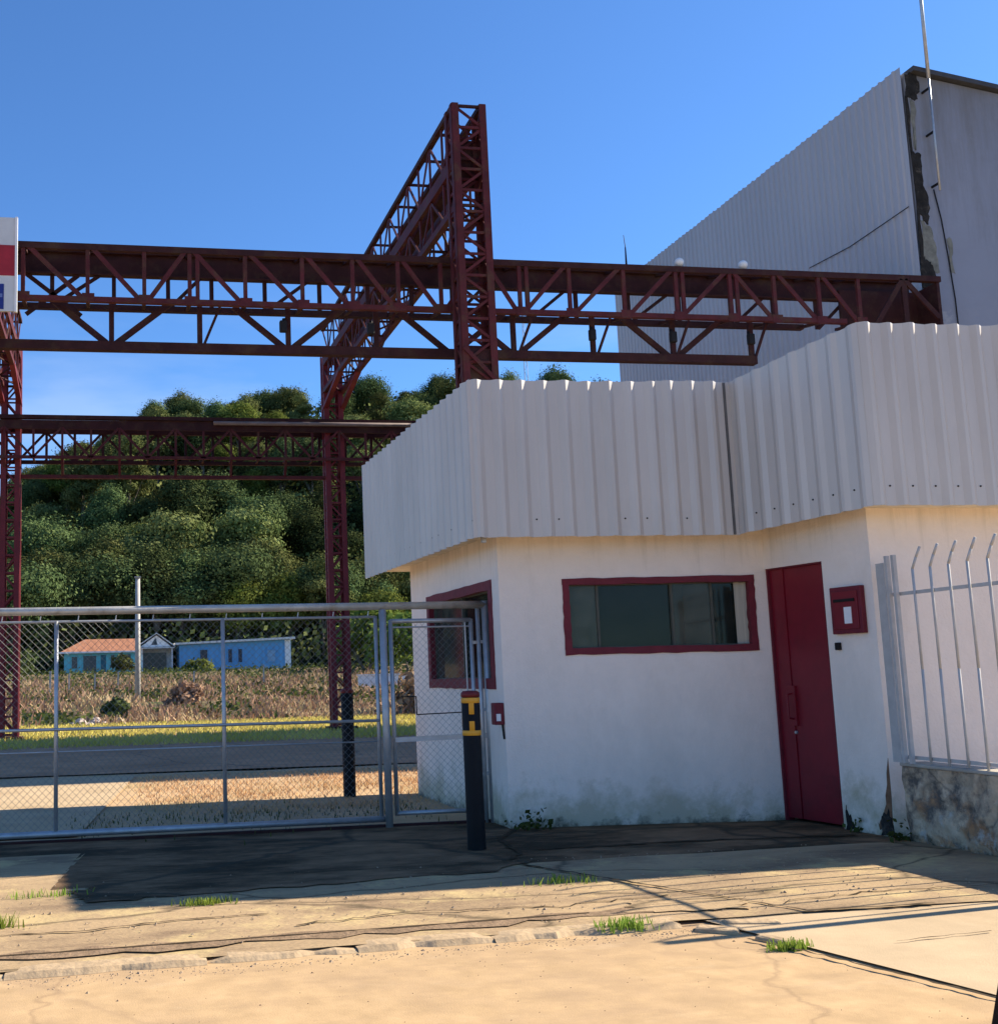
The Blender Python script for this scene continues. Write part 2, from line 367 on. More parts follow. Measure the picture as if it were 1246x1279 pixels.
# the road lies a little below the pavement
patch('road', road_m, [(-60, -30), (60, -30), (60, 6.25), (-60, 6.25)], -.016, 60, 24, .002)
patch('sidewalk', side_m, [(-14, 5.36), (3.9, 6.10), (2.9, 8.15), (-14, 8.10)], .004, 90, 14, .005)
patch('sidewalk', side_m, [(-14, 8.10), (-.45, 8.11), (-.25, 9.75), (-14, 9.75)], .004, 60, 10, .005)
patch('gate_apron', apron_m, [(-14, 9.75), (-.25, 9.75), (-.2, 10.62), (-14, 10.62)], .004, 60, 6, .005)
patch('gate_apron', apron_m, [(-.45, 8.11), (2.9, 8.15), (3.5, 10.62), (-.2, 10.62)], .004, 40, 12, .005)  # shade is in the colour: dark material only where the ground lies shaded
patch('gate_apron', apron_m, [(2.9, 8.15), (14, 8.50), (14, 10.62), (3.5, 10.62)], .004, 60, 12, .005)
patch('driveway', drive_m, [(3.95, 3.4), (14, 3.4), (14, 6.02), (3.24, 6.14)], (-.008, -.008, -.004, -.004), 40, 16, .002)
patch('driveway_apron', side_m, [(3.9, 6.10), (14, 5.903), (14, 8.50), (2.9, 8.15)], .004, 50, 14, .005)
def ragged(name, m_, pts, z, jit, seed, sub=10):
    rnd = random.Random(seed); P = []
    for a, c in zip(pts, pts[1:]+pts[:1]):
        for i in range(sub): P.append((lerp(a[0], c[0], i/sub)+rnd.uniform(-jit, jit), lerp(a[1], c[1], i/sub)+rnd.uniform(-jit, jit)*.6, z))
    b = MB(); b.add(P, [tuple(range(len(P)))]); return structure(b.build(name, m_))
ragged('painted_shade_paving', apron_m, [(-.15, 7.55), (1.2, 7.72), (2.6, 7.85), (3.1, 8.25), (1.4, 8.3), (-.1, 8.25), (-.3, 7.9)], .0125, .07, 3)  # dark patch paints the guard house's shadow into the pavement colour
ragged('dirt_patch', side_m, [(2.9, 6.3), (3.6, 6.25), (3.75, 6.5), (3.1, 6.6)], .013, .05, 5)
# yard behind the gate
patch('yard_ground', yard_m, [(-30, 10.62), (16, 10.62), (16, 17.2), (-30, 18.6)], .006, 60, 16, .01)
patch('yard_slab', slab_m, [(-30, 18.6), (40, 17.0), (40, 24.4), (-30, 28.6)], .012, 4, 4)
for k, (x0, x1) in enumerate([(-6, .15), (.15, 5.4)]): pass
patch('concrete_path', drive_m, [(-30, 10.7), (-.35, 10.7), (.30, 17.3), (-30, 18.4)], .020, 24, 12, .004)
patch('grass_verge', yard_m, [(-30, 28.6), (40, 24.4), (40, 38.5), (-30, 38.5)], .008, 10, 10)

# kerb: nearly flush weathered stones
KY = lambda X: 5.845+.042*X
x = -9.0
while x < 3.02:
    Ls = random.uniform(.7, 1.05); x1 = min(x+Ls, 3.08)
    j0 = random.uniform(-.012, .012); kb = MB(); n = 7; top = random.uniform(.013, .015); low = random.random() < .25
    for i in range(n+1):
        xx = lerp(x+.008, x1-.008, i/n); chip = 0 if random.random() < .94 else random.uniform(.02, .04)
        end = .012 if i in (0, n) else 0
        for (py, pz) in [(0, -.08), (.004, -.015), (.03, top), (.17, top-.003), (.20, -.02)]:
            kb.v.append((xx, KY(xx)+j0+py+(chip if pz > -.06 and py < .1 else 0), pz-(chip*.35 if 0 < pz and py < .1 else 0)-(end if pz > 0 else 0)-(.008 if low and pz > 0 else 0)))
    for i in range(n):
        for j in range(4):
            a = i*5+j; kb.f.append((a, a+5, a+6, a+1))
    kb.f.append((0, 1, 2, 3, 4)); kb.f.append(tuple(n*5+j for j in (4, 3, 2, 1, 0)))
    structure(kb.build('kerb_stone', kerb_m, origin=(x, KY(x), 0)))
    x = x1+(-.012 if random.random() < .8 else random.uniform(.01, .03))
# broken kerb return that curves to the driveway joint
for (a, b_, wd) in [((3.12, 5.93), (3.30, 5.80), .12), ((3.33, 5.66), (3.42, 5.45), .09), ((2.70, 6.16), (3.12, 6.15), .09), ((3.32, 6.0), (3.62, 5.93), .10)]:
    kb = MB(); kb.beam((a[0], a[1], -.035), (b_[0], b_[1], -.035), wd, .085); structure(kb.build('kerb_stone', kerb_m, origin=(a[0], a[1], 0), bevel=.018))
dirt = mat('crack_dirt', (.07, .05, .03), .95, 0, .05, .5, 14)
def seam(name, pts, w_, z, jit=.012, step=.07, m_=None):
    b = MB(); P = []
    for (a, c) in zip(pts[:-1], pts[1:]):
        n_ = max(2, int((Vector(c)-Vector(a)).length/step))
        for i in range(n_): P.append(Vector(a).lerp(Vector(c), i/n_))
    P.append(Vector(pts[-1])); ring = []
    for i, p in enumerate(P):
        d = (P[min(i+1, len(P)-1)]-P[max(i-1, 0)]).normalized(); nrm = Vector((-d.y, d.x))
        o = random.uniform(-jit, jit); ww = w_*random.uniform(.35, 1.3)/2
        zz = z(p.x, p.y) if callable(z) else z
        ring += [(p.x+nrm.x*(o-ww), p.y+nrm.y*(o-ww), zz), (p.x+nrm.x*(o+ww), p.y+nrm.y*(o+ww), zz)]
    b.add(ring, [(2*i, 2*i+2, 2*i+3, 2*i+1) for i in range(len(P)-1)])
    return structure(b.build(name, m_ or dirt, origin=(pts[0][0], pts[0][1], 0)))
seam('drive_joint', [(3.25, 5.62), (3.40, 5.2), (3.62, 4.5), (3.95, 3.4)], .022, -.001, .012, .04)
seam('pavement_crack', [(2.9, 8.15), (3.46, 7.0), (3.9, 6.1), (4.7, 6.08)], .03, .012)
dirt_b = mat('packed_dirt', (.25, .17, .105), .95, 0, .05, .4, 9, .5, 40)
seam('dirt_strip', [(-9, 5.76), (-.6, 6.19), (1.5, 6.27), (3.1, 6.36)], .17, .0112, .03, .16, dirt_b)
seam('pavement_crack', [(-9, 5.79), (-.6, 6.22), (1.5, 6.31), (2.7, 6.38)], .028, .0135, .006, .14)
seam('pavement_crack', [(-2, 6.75), (-.2, 6.72), (.3, 6.85), (.9, 6.9)], .022, .0115, .012)
seam('pavement_crack', [(1.0, 6.55), (1.8, 6.7), (2.6, 6.6), (3.4, 6.75)], .018, .0115, .03)
seam('pavement_crack', [(2.75, 8.1), (3.1, 8.6), (3.2, 9.4), (3.55, 9.9)], .05, .0115, .03)
seam('pavement_crack', [(3.3, 8.7), (4.6, 8.75), (6.0, 8.6)], .06, .0115, .03)
seam('pavement_crack', [(3.9, 6.35), (4.6, 6.5), (5.6, 6.45)], .015, .0115, .03)
seam('driveway_crack', [(3.9, 5.35), (4.5, 5.42)], .012, .006, .01)
# ------------------------------------------------------------------ vegetation helpers
def blades(n, area, hrange, wd, seed, lean=.5, zf=hz, leaf=False, hmul=None):
    rnd = random.Random(seed); b = MB()
    for _ in range(n):
        X, Y = area(rnd); z = zf(X, Y); h = rnd.uniform(*hrange)*(hmul(X, Y) if hmul else 1); t = rnd.uniform(0, 6.283); ww = wd*rnd.uniform(.5, 1.3)
        dx, dy = math.cos(t), math.sin(t); lx, ly = -dy*h*rnd.uniform(-lean, lean), dx*h*rnd.uniform(-lean, lean)
        if leaf:
            zc = z+h*rnd.random(); a = Vector((rnd.gauss(0, 1), rnd.gauss(0, 1), rnd.gauss(0, 1))).normalized(); u = a.orthogonal().normalized()*ww; v2 = a.cross(u).normalized()*ww*.7
            c = Vector((X, Y, zc)); b.quad(c-u, c-v2, c+u, c+v2)
        else:
            b.add([(X-dx*ww, Y-dy*ww, z-.02), (X+dx*ww, Y+dy*ww, z-.02), (X+lx+dx*ww*.3, Y+ly+dy*ww*.3, z+h), (X+lx-dx*ww*.3, Y+ly-dy*ww*.3, z+h)], [(0, 1, 2, 3)])
    return b
def crown_mesh(rnd, w_, h_, lobes, leaves, size, zc):
    """leaf cards spread over and inside many lobes"""
    b = MB(); Ls = []
    for i in range(lobes):
        t = rnd.uniform(0, 6.283); u = rnd.uniform(-.55, 1); rr = math.sqrt(max(0, 1-u*u))*rnd.uniform(.25, .80)
        Ls.append((Vector((math.cos(t)*rr*w_/2, math.sin(t)*rr*w_/2, zc+u*h_*.40)), rnd.choice([.11, .14, .17, .21, .25])*rnd.uniform(.85, 1.15)*w_))
    tot = sum(r*r for _, r in Ls)
    for c, r in Ls:
        for _ in range(int(leaves*r*r/tot)):
            d = Vector((rnd.gauss(0, 1), rnd.gauss(0, 1), rnd.gauss(0, 1)+.25)).normalized()
            k_ = rnd.gauss(1.0, .26) if rnd.random() < .8 else rnd.uniform(.4, .95)
            p = c+Vector((d.x*(1+.25*math.sin(c.x*9)), d.y, d.z*(.72+.2*math.sin(c.y*7))))*r*k_
            nrm = (d+Vector((rnd.gauss(0, 1), rnd.gauss(0, 1), rnd.gauss(0, 1)))*.33).normalized()
            s_ = size*rnd.uniform(.45, 1.6); u = nrm.orthogonal().normalized(); v2 = nrm.cross(u)
            an = rnd.uniform(0, 6.283); u, v2 = u*math.cos(an)+v2*math.sin(an), v2*math.cos(an)-u*math.sin(an)
            b.quad(p-u*s_, p-v2*s_*.55, p+u*s_, p+v2*s_*.55)
    return b, Ls
def make_tree(label, seed, w_, h_, th, lobes, leaves, size, lm, loc=(0, 0, 0), group=None, name='broadleaf_tree'):
    rnd = random.Random(seed); t = thing(name, label, 'tree', (0, 0, 0), group)
    cb, Ls = crown_mesh(rnd, w_, h_, lobes, leaves, size, th+h_*.42)
    cb.build('crown', lm, t)
    tb = MB(); tb.tube((0, 0, -1.2), (0.1, 0, th), w_*.035, w_*.024, 7); tb.tube((.1, 0, th), (0, .1, th+h_*.45), w_*.024, w_*.010, 6)
    for c, r in Ls[:6]: tb.tube((.1, 0, th*.9), c, w_*.014, w_*.005, 5)
    tb.build('trunk', bark, t); t.location = loc
    return t

# ------------------------------------------------------------------ guard house
GH = thing('guard_house', 'white plastered guard house with a deep corrugated fascia and red trim', 'guard house', (3.52, 9.95, 0))
def wall(mb, p0, p1, z0, z1, th, holes):
    """wall with rectangular holes (u0,u1,z0,z1); outside is to the right of p0->p1"""
    p0 = Vector(p0); p1 = Vector(p1); Lw = (p1-p0).length; d = (p1-p0)/Lw; n_ = Vector((d.y, -d.x))
    us = sorted({0, Lw, *[h[0] for h in holes], *[h[1] for h in holes]}); zs = sorted({z0, z1, *[h[2] for h in holes], *[h[3] for h in holes]})
    P = lambda u, z, o: (p0.x+d.x*u-n_.x*o, p0.y+d.y*u-n_.y*o, z)
    for a, b_ in zip(us[:-1], us[1:]):
        for c, e in zip(zs[:-1], zs[1:]):
            um, zm = (a+b_)/2, (c+e)/2
            if any(h[0] < um < h[1] and h[2] < zm < h[3] for h in holes): continue
            mb.quad(P(a, c, 0), P(b_, c, 0), P(b_, e, 0), P(a, e, 0)); mb.quad(P(b_, c, th), P(a, c, th), P(a, e, th), P(b_, e, th))
    for h in holes:
        a, b_, c, e = h
        mb.quad(P(a, c, 0), P(a, e, 0), P(a, e, th), P(a, c, th)); mb.quad(P(b_, c, th), P(b_, e, th), P(b_, e, 0), P(b_, c, 0))
        mb.quad(P(a, e, 0), P(b_, e, 0), P(b_, e, th), P(a, e, th)); mb.quad(P(a, c, th), P(b_, c, th), P(b_, c, 0), P(a, c, 0))
    return P, Lw
A0, A1 = (3.50, 13.05), (3.52, 9.98)        # left wall
B1 = (6.04, 9.68)                            # inner corner
C1 = (6.22, 8.42); D1 = (11.0, 8.42)
EAVE = 2.70
wb = MB()
PL, LL = wall(wb, A0, A1, -.1, EAVE, .16, [(.755, 2.79, 1.34, 2.205)])
PF, LF = wall(wb, A1, B1, -.1, EAVE, .16, [(.645, 2.375, 1.60, 2.215)])
PD, LD = wall(wb, B1, C1, -.1, EAVE, .16, [(.0, .725, .0, 2.31)])
PR, LR = wall(wb, C1, D1, -.1, EAVE, .16, [])
wall(wb, D1, (11.0, 13.05), -.1, EAVE, .16, []); wall(wb, (11.0, 13.05), A0, -.1, EAVE, .16, [(.5, 1.4, 1.2, 2.2)])
wb.build('wall', plaster, GH)
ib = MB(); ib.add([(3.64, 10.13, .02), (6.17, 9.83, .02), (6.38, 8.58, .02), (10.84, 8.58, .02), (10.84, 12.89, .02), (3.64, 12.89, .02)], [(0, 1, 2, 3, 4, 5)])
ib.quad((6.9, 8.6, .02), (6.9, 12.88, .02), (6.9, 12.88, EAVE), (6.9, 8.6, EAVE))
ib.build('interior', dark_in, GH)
rb = MB(); RP = [(3.14, 13.7), (3.205, 9.60), (5.675, 9.442), (6.045, 8.08), (11.2, 8.08), (11.2, 13.7)]
rb.add([(x, y, EAVE) for x, y in RP]+[(x, y, EAVE+.16) for x, y in RP], [(5, 4, 3, 2, 1, 0), (6, 7, 8, 9, 10, 11)]+[(i, (i+1) % 6, 6+(i+1) % 6, 6+i) for i in range(6)])
rb.build('roof', soffit_m, GH)

def irregular(mb, P, u0, u1, z0, z1, o0, o1, seg=14, amp=.005):
    """a hand-painted band: box with a wobbling outline on the wall plane"""
    hor = (u1-u0) > (z1-z0); n_ = seg; ring = []
    for i in range(n_+1):
        t = i/n_; j1 = random.uniform(-amp, amp); j2 = random.uniform(-amp, amp)
        if hor: uu = lerp(u0, u1, t); q = [(uu, z0+j1), (uu, z1+j2)]
        else: zz = lerp(z0, z1, t); q = [(u1+j1, zz), (u0+j2, zz)]
        for (a, z) in q: ring.append(P(a, z, o0))
        for (a, z) in q: ring.append(P(a, z, o1))
    base = len(mb.v); mb.v += ring
    for i in range(n_):
        a = base+i*4; b_ = a+4
        mb.f += [(a, b_, b_+1, a+1), (a+2, a+3, b_+3, b_+2), (a, a+2, b_+2, b_), (a+1, b_+1, b_+3, a+3)]
    mb.f += [(base, base+1, base+3, base+2), (base+n_*4, base+n_*4+2, base+n_*4+3, base+n_*4+1)]
def window(P, u0, u1, z0, z1, label, panes, wd=.050):
    fr = MB()
    irregular(fr, P, u0-wd, u1+wd, z1-.014, z1+wd*.9, -.012, .05); irregular(fr, P, u0-wd, u1+wd, z0-wd, z0+.014, -.012, .05)
    irregular(fr, P, u0-wd, u0+.014, z0, z1, -.010, .05); irregular(fr, P, u1-.014, u1+wd, z0, z1, -.010, .05)
    wn = fr.build('window', redf, GH); wn['label'] = label
    for (a, b_, dep, m_, nm) in panes:
        q = MB(); ua, ub = lerp(u0, u1, a), lerp(u0, u1, b_)
        q.quad(P(ua, z0, dep), P(ub, z0, dep), P(ub, z1, dep), P(ua, z1, dep))
        q.quad(P(ub, z0, dep+.006), P(ua, z0, dep+.006), P(ua, z1, dep+.006), P(ub, z1, dep+.006))
        q.build(nm, m_, wn)
    sa = MB()
    for (a, b_, dep, m_, nm) in panes:
        if nm == 'pane':
            for t in (a, b_):
                u = lerp(u0, u1, t); p = P(u, z0, dep-.004); q2 = P(u, z1, dep-.004); sa.beam(p, q2, .022, .022, (0, 1, 0))
    for zz in (z0+.012, z1-.012): sa.beam(P(u0+.005, zz, .075), P(u1-.005, zz, .075), .03, .022)
    sa.build('sash', mat('dull_sash', (.09, .09, .07), .6), wn)
    return wn
g_dusty = glass_mat('dusty_glass', (.5, .55, .45), .17); g_clear = glass_mat('clear_glass', (.5, .55, .5), .03); g_mid = glass_mat('grimy_glass', (.45, .47, .38), .14)
window(PF, .645, 2.375, 1.60, 2.215, 'wide low sliding window with a hand painted red border',
       [(0, .17, .07, g_dusty, 'pane'), (.17, .58, .085, g_clear, 'pane'), (.58, .80, .07, g_mid, 'pane'), (.80, .94, .085, g_clear, 'pane'), (.93, .998, .06, curtain, 'curtain')])
window(PL, .755, 2.79, 1.34, 2.205, 'tall side window with a broad red border facing the gate',
       [(0, .5, .07, g_mid, 'pane'), (.5, 1, .085, g_clear, 'pane')], .085)
for (nm, m_, pts, off) in [('chipped_plaster', mat('exposed_brick', (.20, .115, .07), .95, 0, .1, .4, 12, .6, 25), [(1.10, .10), (1.20, .24), (1.262, .62), (1.268, .02), (1.16, .02)], -.004), ('mould_patch', decay, [(1.13, .0), (1.15, .15), (1.22, .21), (1.266, .16), (1.266, .0)], -.007), ('mould_patch', decay, [(.75, .0), (.77, .20), (.80, .12), (.86, .05), (.9, .0)], -.006)]:
    rnd = random.Random(len(nm)); P = []
    for a, c in zip(pts, pts[1:]+pts[:1]):
        for i in range(4): P.append((min(1.269, lerp(a[0], c[0], i/4)+rnd.uniform(-.012, .012)), max(.0, lerp(a[1], c[1], i/4)+rnd.uniform(-.02, .02))))
    b = MB(); n_ = len(P); b.add([PD(u, z, off) for u, z in P]+[PD(u, z, .01) for u, z in P], [tuple(range(n_))]+[(i, n_+i, n_+(i+1) % n_, (i+1) % n_) for i in range(n_)]); b.build(nm, m_, GH)
# door
dr = MB()
for (u0, u1, o) in [(.02, .19, .035), (.195, .705, .045)]:
    a = [PD(u0, .03, o), PD(u1, .03, o), PD(u1, 2.295, o), PD(u0, 2.295, o)]; c = [PD(u0, .03, o+.035), PD(u1, .03, o+.035), PD(u1, 2.295, o+.035), PD(u0, 2.295, o+.035)]
    dr.add(a+c, [(0, 1, 2, 3), (7, 6, 5, 4), (0, 4, 5, 1), (1, 5, 6, 2), (2, 6, 7, 3), (3, 7, 4, 0)])
DO = dr.build('door', redp, GH); DO['label'] = 'dark red metal door with a long pull plate'
hb = MB(); hb.add([PD(.16, .86, .02), PD(.24, .86, .02), PD(.24, 1.22, .02), PD(.16, 1.22, .02), PD(.16, .86, .05), PD(.24, .86, .05), PD(.24, 1.22, .05), PD(.16, 1.22, .05)], [(0, 1, 2, 3), (7, 6, 5, 4), (0, 4, 5, 1), (1, 5, 6, 2), (2, 6, 7, 3), (3, 7, 4, 0)])
hb.path([PD(.2, .92, .02), PD(.2, .93, -.03), PD(.2, 1.14, -.03), PD(.2, 1.15, .02)], .009)
hb.build('handle', redp, DO)
for zz_ in (.35, 1.15, 1.95):
    hb = MB(); a = PD(.700, zz_, .028); c = PD(.700, zz_+.11, .028); hb.tube(a, c, .011, .011, 8); hb.build('hinge', redf, DO)
hb = MB(); a = Vector(PD(.2, .80, .046)); c = Vector(PD(.2, .80, .028)); hb.tube(a, c, .016, .014, 8); hb.build('lock', galv, DO)
jb = MB()
for (u0, u1, z0, z1) in [(.0, .02, 0, 2.31), (.705, .725, 0, 2.31), (.021, .704, 2.296, 2.31)]:
    a = [PD(u0, z0, .01), PD(u1, z0, .01), PD(u1, z1, .01), PD(u0, z1, .01)]; c = [PD(u0, z0, .10), PD(u1, z0, .10), PD(u1, z1, .10), PD(u0, z1, .10)]
    jb.add(a+c, [(0, 1, 2, 3), (7, 6, 5, 4), (0, 4, 5, 1), (1, 5, 6, 2), (2, 6, 7, 3), (3, 7, 4, 0)])
jb.build('door_frame', redf, GH)
# corrugated fascia sheets
def corrugate(mb, p0, p1, zb, zt, period=.207, hgt=.032, seed=1, phase=0, th=.0025, jit=.005, wb_=.120, wt=.030):
    """trapezoid sheet, outside to the right of p0->p1; zb/zt = (start,end)"""
    rnd = random.Random(seed); p0 = Vector(p0); p1 = Vector(p1); Lw = (p1-p0).length; d = (p1-p0)/Lw; n_ = Vector((d.y, -d.x))
    prof = [(0, 0)]; u = phase
    while u < Lw:
        for du, o in ((-wb_/2, 0), (-wt/2, hgt), (wt/2, hgt), (wb_/2, 0)):
            if 0 < u+du < Lw: prof.append((u+du, o))
        u += period
    prof.append((Lw, 0)); F = []; B = []
    jt = [rnd.uniform(-jit, jit) for _ in prof]
    for k_, (u, o) in enumerate(prof):
        x, y = p0.x+d.x*u+n_.x*o, p0.y+d.y*u+n_.y*o; t = u/Lw
        z0 = lerp(zb[0], zb[1], t)+jt[k_]*.5; z1 = lerp(zt[0], zt[1], t)+jt[(k_//4)*4 % len(jt)]
        F += [(x, y, z0), (x, y, z1)]; B += [(x-n_.x*th, y-n_.y*th, z0), (x-n_.x*th, y-n_.y*th, z1)]
    n2 = len(prof); fs = []
    for i in range(n2-1):
        a = 2*i; fs.append((a, a+2, a+3, a+1)); b_ = 2*n2+a; fs.append((b_, b_+1, b_+3, b_+2))
        fs.append((a+1, a+3, b_+3, b_+1)); fs.append((a, b_, b_+2, a+2))
    mb.add(F+B, fs)
    return d, n_
FA, FB, FC = (3.19, 9.58), (5.66, 9.42), (6.03, 8.06)
def fascia(label, p0, p1, zb, zt, seed, phase, screws=True, **kw):
    b = MB(); d, n_ = corrugate(b, p0, p1, zb, zt, seed=seed, phase=phase, **kw)
    o = b.build('fascia', sheet, GH); o['label'] = label
    Lw = (Vector(p1)-Vector(p0)).length; sb = MB(); u = phase+.1; rnd = random.Random(seed)
    while u < Lw-.05:
        for zz in (.16,):
            if rnd.random() < .7:
                q = Vector(p0)+d*u; z = lerp(zb[0], zb[1], u/Lw)+zz
                sb.tube((q.x-n_.x*.002, q.y-n_.y*.002, z), (q.x+n_.x*.007, q.y+n_.y*.007, z), .009, .007, 6)
        u += .207
    sb.build('screws', lamp_dk, o)
    return o
fascia('corrugated fascia sheet on the gate side of the guard house', (3.12, 13.75), FA, (2.62, 2.612), (4.06, 4.07), 1, .08)
fascia('corrugated fascia sheet above the wide window', (FA[0]+.003, FA[1]), (4.98, 9.464), (2.610, 2.610), (4.06, 4.05), 2, .05)
fascia('corrugated fascia sheet beside the inner corner', (4.95, 9.462), FB, (2.604, 2.606), (4.058, 4.045), 5, .115)
fascia('corrugated fascia sheet above the red door', (5.66, 9.43), FC, (2.612, 2.665), (4.045, 4.195), 3, .12, hgt=.022)
fascia('corrugated fascia sheet on the projecting front', (FC[0]+.003, FC[1]), (11.3, 8.06), (2.668, 2.668), (4.198, 4.198), 4, .06)
cd = MB(); cd.beam((5.61, 9.418, 2.61), (5.61, 9.418, 4.04), .022, .010, (0, 1, 0)); cd.build('overlap_shadow_strip', mat('overlap_shadow_trim', (.12, .115, .11), .6), GH)  # dark strip paints in the gap and overlap shadow between the sheets
cf = MB(); cf.beam((FA[0], FA[1]-.004, 2.61), (FA[0], FA[1]-.004, 4.06), .05, .004, (0, 1, 0))
cf.build('corner_trim', sheet, GH)
fb = MB(); fb.beam((3.3, 9.7, 2.58), (3.3, 9.7, 4.0), .04); 
for (p, q) in [((3.16, 13.6), (3.23, 9.64)), ((3.23, 9.64), (5.64, 9.47)), ((5.72, 9.4), (6.07, 8.12)), ((6.07, 8.12), (11.2, 8.12))]:
    for z in (2.80, 3.88): fb.beam((p[0]+.02, p[1]+.03, z), (q[0]+.02, q[1]+.03, z), .04)
fb.build('fascia_frame', galv, GH)

# things on the guard house wall
MX = thing('meter_box', 'small red metal meter box with a white notice beside the red door', 'meter box', (6.20, 8.7, 1.64))
dv = (Vector(C1)-Vector(B1)).normalized()
def PDo(u, z, o): return PD(u, z, -o)
def slab(mb, P, u0, u1, z0, z1, o0, o1):
    a = [P(u0, z0, o1), P(u1, z0, o1), P(u1, z1, o1), P(u0, z1, o1)]; c = [P(u0, z0, o0), P(u1, z0, o0), P(u1, z1, o0), P(u0, z1, o0)]
    mb.add(a+c, [(0, 1, 2, 3), (7, 6, 5, 4), (0, 4, 5, 1), (1, 5, 6, 2), (2, 6, 7, 3), (3, 7, 4, 0)])
ub0, ub1 = 1.245-.46+.0, 1.245-.08
ub0, ub1 = .99-.0, 1.20
# box spans Y 8.51..8.91 on the door wall
U = lambda Y: .84+(8.90-Y)/.36*.345
b = MB(); slab(b, PDo, U(8.90), U(8.54), 1.66, 2.06, .002, .05); b.build('casing', redf, MX, bevel=.006)
b = MB(); slab(b, PDo, U(8.865), U(8.575), 1.70, 2.02, .05, .062); b.build('lid', redp, MX, bevel=.004)
b = MB(); slab(b, PDo, U(8.84), U(8.60), 1.93, 1.955, .062, .072); b.build('vent_slot', lamp_dk, MX)
b = MB(); slab(b, PDo, U(8.73), U(8.645), 1.745, 1.885, .062, .066); b.build('notice', white, MX)
b = MB(); slab(b, PDo, U(8.91), U(8.86), 1.525, 1.59, .002, .035)
bell = b.build('door_bell', lamp_dk, origin=(6.16, 8.9, 1.525), bevel=.006); tag(bell, 'small dark bell push on the white wall under the red meter box', 'bell push')
jb = thing('junction_box', 'small red box with a white label on the guard house corner by the gate', 'switch box', (3.48, 10.0, .92))
b = MB(); b.box(3.425, 3.517, 9.985, 10.085, .93, 1.13); b.build('casing', redf, jb, bevel=.008)
b = MB(); b.box(3.44, 3.48, 9.974, 9.984, .965, 1.03); b.build('label_plate', white, jb)
b = MB(); b.tube((3.50, 10.0, .94), (3.512, 10.0, .80), .010, .010, 6); b.build('cable', lamp_dk, jb)

# ------------------------------------------------------------------ gate
GY = 10.5
def chain(mb, x0, x1, z0, z1, y, s=.066, r=.0015):
    k_ = x0-(z1-z0)
    while k_ < x1:
        a = max(x0, k_); b_ = min(x1, k_+(z1-z0))
        if b_ > a+.01: mb.tube((a, y-.003, z0+(a-k_)), (b_, y-.003, z0+(b_-k_)), r, r, 3, False)
        k_ += s
    k_ = x0
    while k_ < x1+(z1-z0):
        a = max(x0, k_-(z1-z0)); b_ = min(x1, k_)
        if b_ > a+.01: mb.tube((a, y+.003, z0+(k_-a)), (b_, y+.003, z0+(k_-b_)), r, r, 3, False)
        k_ += s
SG = thing('sliding_gate', 'wide grey chain link sliding gate across the yard entrance', 'gate', (-.5, GY, 0))
xs = [-3.6, -2.05, -.53, .99, 2.455]
fb = MB()
fb.tube((xs[0], GY, .075), (xs[-1]+.03, GY, .075), .030); fb.tube((xs[0], GY, 1.965), (xs[-1], GY, 1.965), .012)
fb.build('frame_rail', galv, SG, smooth=True)
for x in xs: b = MB(); b.tube((x, GY, .07), (x, GY, 1.97), .019, .019, 8); b.build('upright', galv, SG, smooth=True)
b = MB(); b.tube((xs[0], GY-.02, 1.005), (xs[-1], GY-.02, .985), .014); b.build('mid_rail', galv, SG, smooth=True)
b = MB(); b.tube((xs[0], GY+.01, .80), (xs[-1], GY+.01, .79), .007); b.build('tension_rod', galv, SG, smooth=True)
for a, c in zip(xs[:-1], xs[1:]): b = MB(); chain(b, a+.02, c-.02, .10, 1.96, GY+.012); b.build('chain_link_mesh', wire, SG)
hk = MB(); x = -3.4
while x < 2.4: hk.tube((x, GY, 1.96), (x+.01, GY, 2.02), .005, .005, 5); x += .34
hk.build('hooks', galv, SG)
PG = thing('pedestrian_gate', 'narrow chain link pedestrian gate between the sliding gate and the guard house', 'gate', (3.0, GY, 0))
fb = MB()
for x in (2.60, 3.40): fb.tube((x, GY-.01, .10), (x, GY-.01, 1.93), .021)
for z in (.12, 1.92): fb.tube((2.60, GY-.01, z), (3.40, GY-.01, z), .021)
fb.build('frame', galv, PG, smooth=True)
b = MB(); b.tube((2.62, GY-.01, 1.86), (3.38, GY-.01, 1.86), .008); b.tube((3.34, GY-.01, .12), (3.34, GY-.01, 1.92), .008); b.build('inner_rod', galv, PG)
b = MB(); chain(b, 2.62, 3.38, .13, 1.91, GY+.008); b.build('chain_link_mesh', wire, PG)
b = MB(); b.beam((2.60, GY-.03, .80), (3.56, GY-.03, .815), .03, .045); b.build('cross_bar', galv, PG)
b = MB(); b.path([(2.63, GY-.035, 1.20), (2.82, GY-.035, 1.20), (2.82, GY-.035, 1.03), (3.3, GY-.035, 1.04)], .006); b.build('bolt_rod', lamp_dk, PG)
GF = thing('gate_portal', 'grey pipe portal holding the sliding gate with a worn pale top pipe', 'gate frame', (2.5, GY, 0))
b = MB(); b.tube((-3.8, GY-.05, 2.055), (3.58, GY-.05, 2.065), .036, .036, 12); b.build('top_pipe', galv_warm, GF, smooth=True)
b = MB(); b.tube((2.515, GY-.05, -.05), (2.515, GY-.05, 2.03), .036, .036, 12); b.build('post', galv, GF, smooth=True)
b = MB(); b.tube((3.535, GY-.05, -.05), (3.535, GY-.05, 2.10), .036, .036, 12); b.build('post', galv, GF, smooth=True)
b = MB(); b.tube((3.465, GY-.03, -.05), (3.465, GY-.03, 2.03), .022, .022, 10); b.build('post', galv, GF, smooth=True)
b = MB(); b.tube((-3.7, GY-.05, -.05), (-3.7, GY-.05, 2.06), .036, .036, 12); b.build('post', galv, GF, smooth=True)
b = MB()
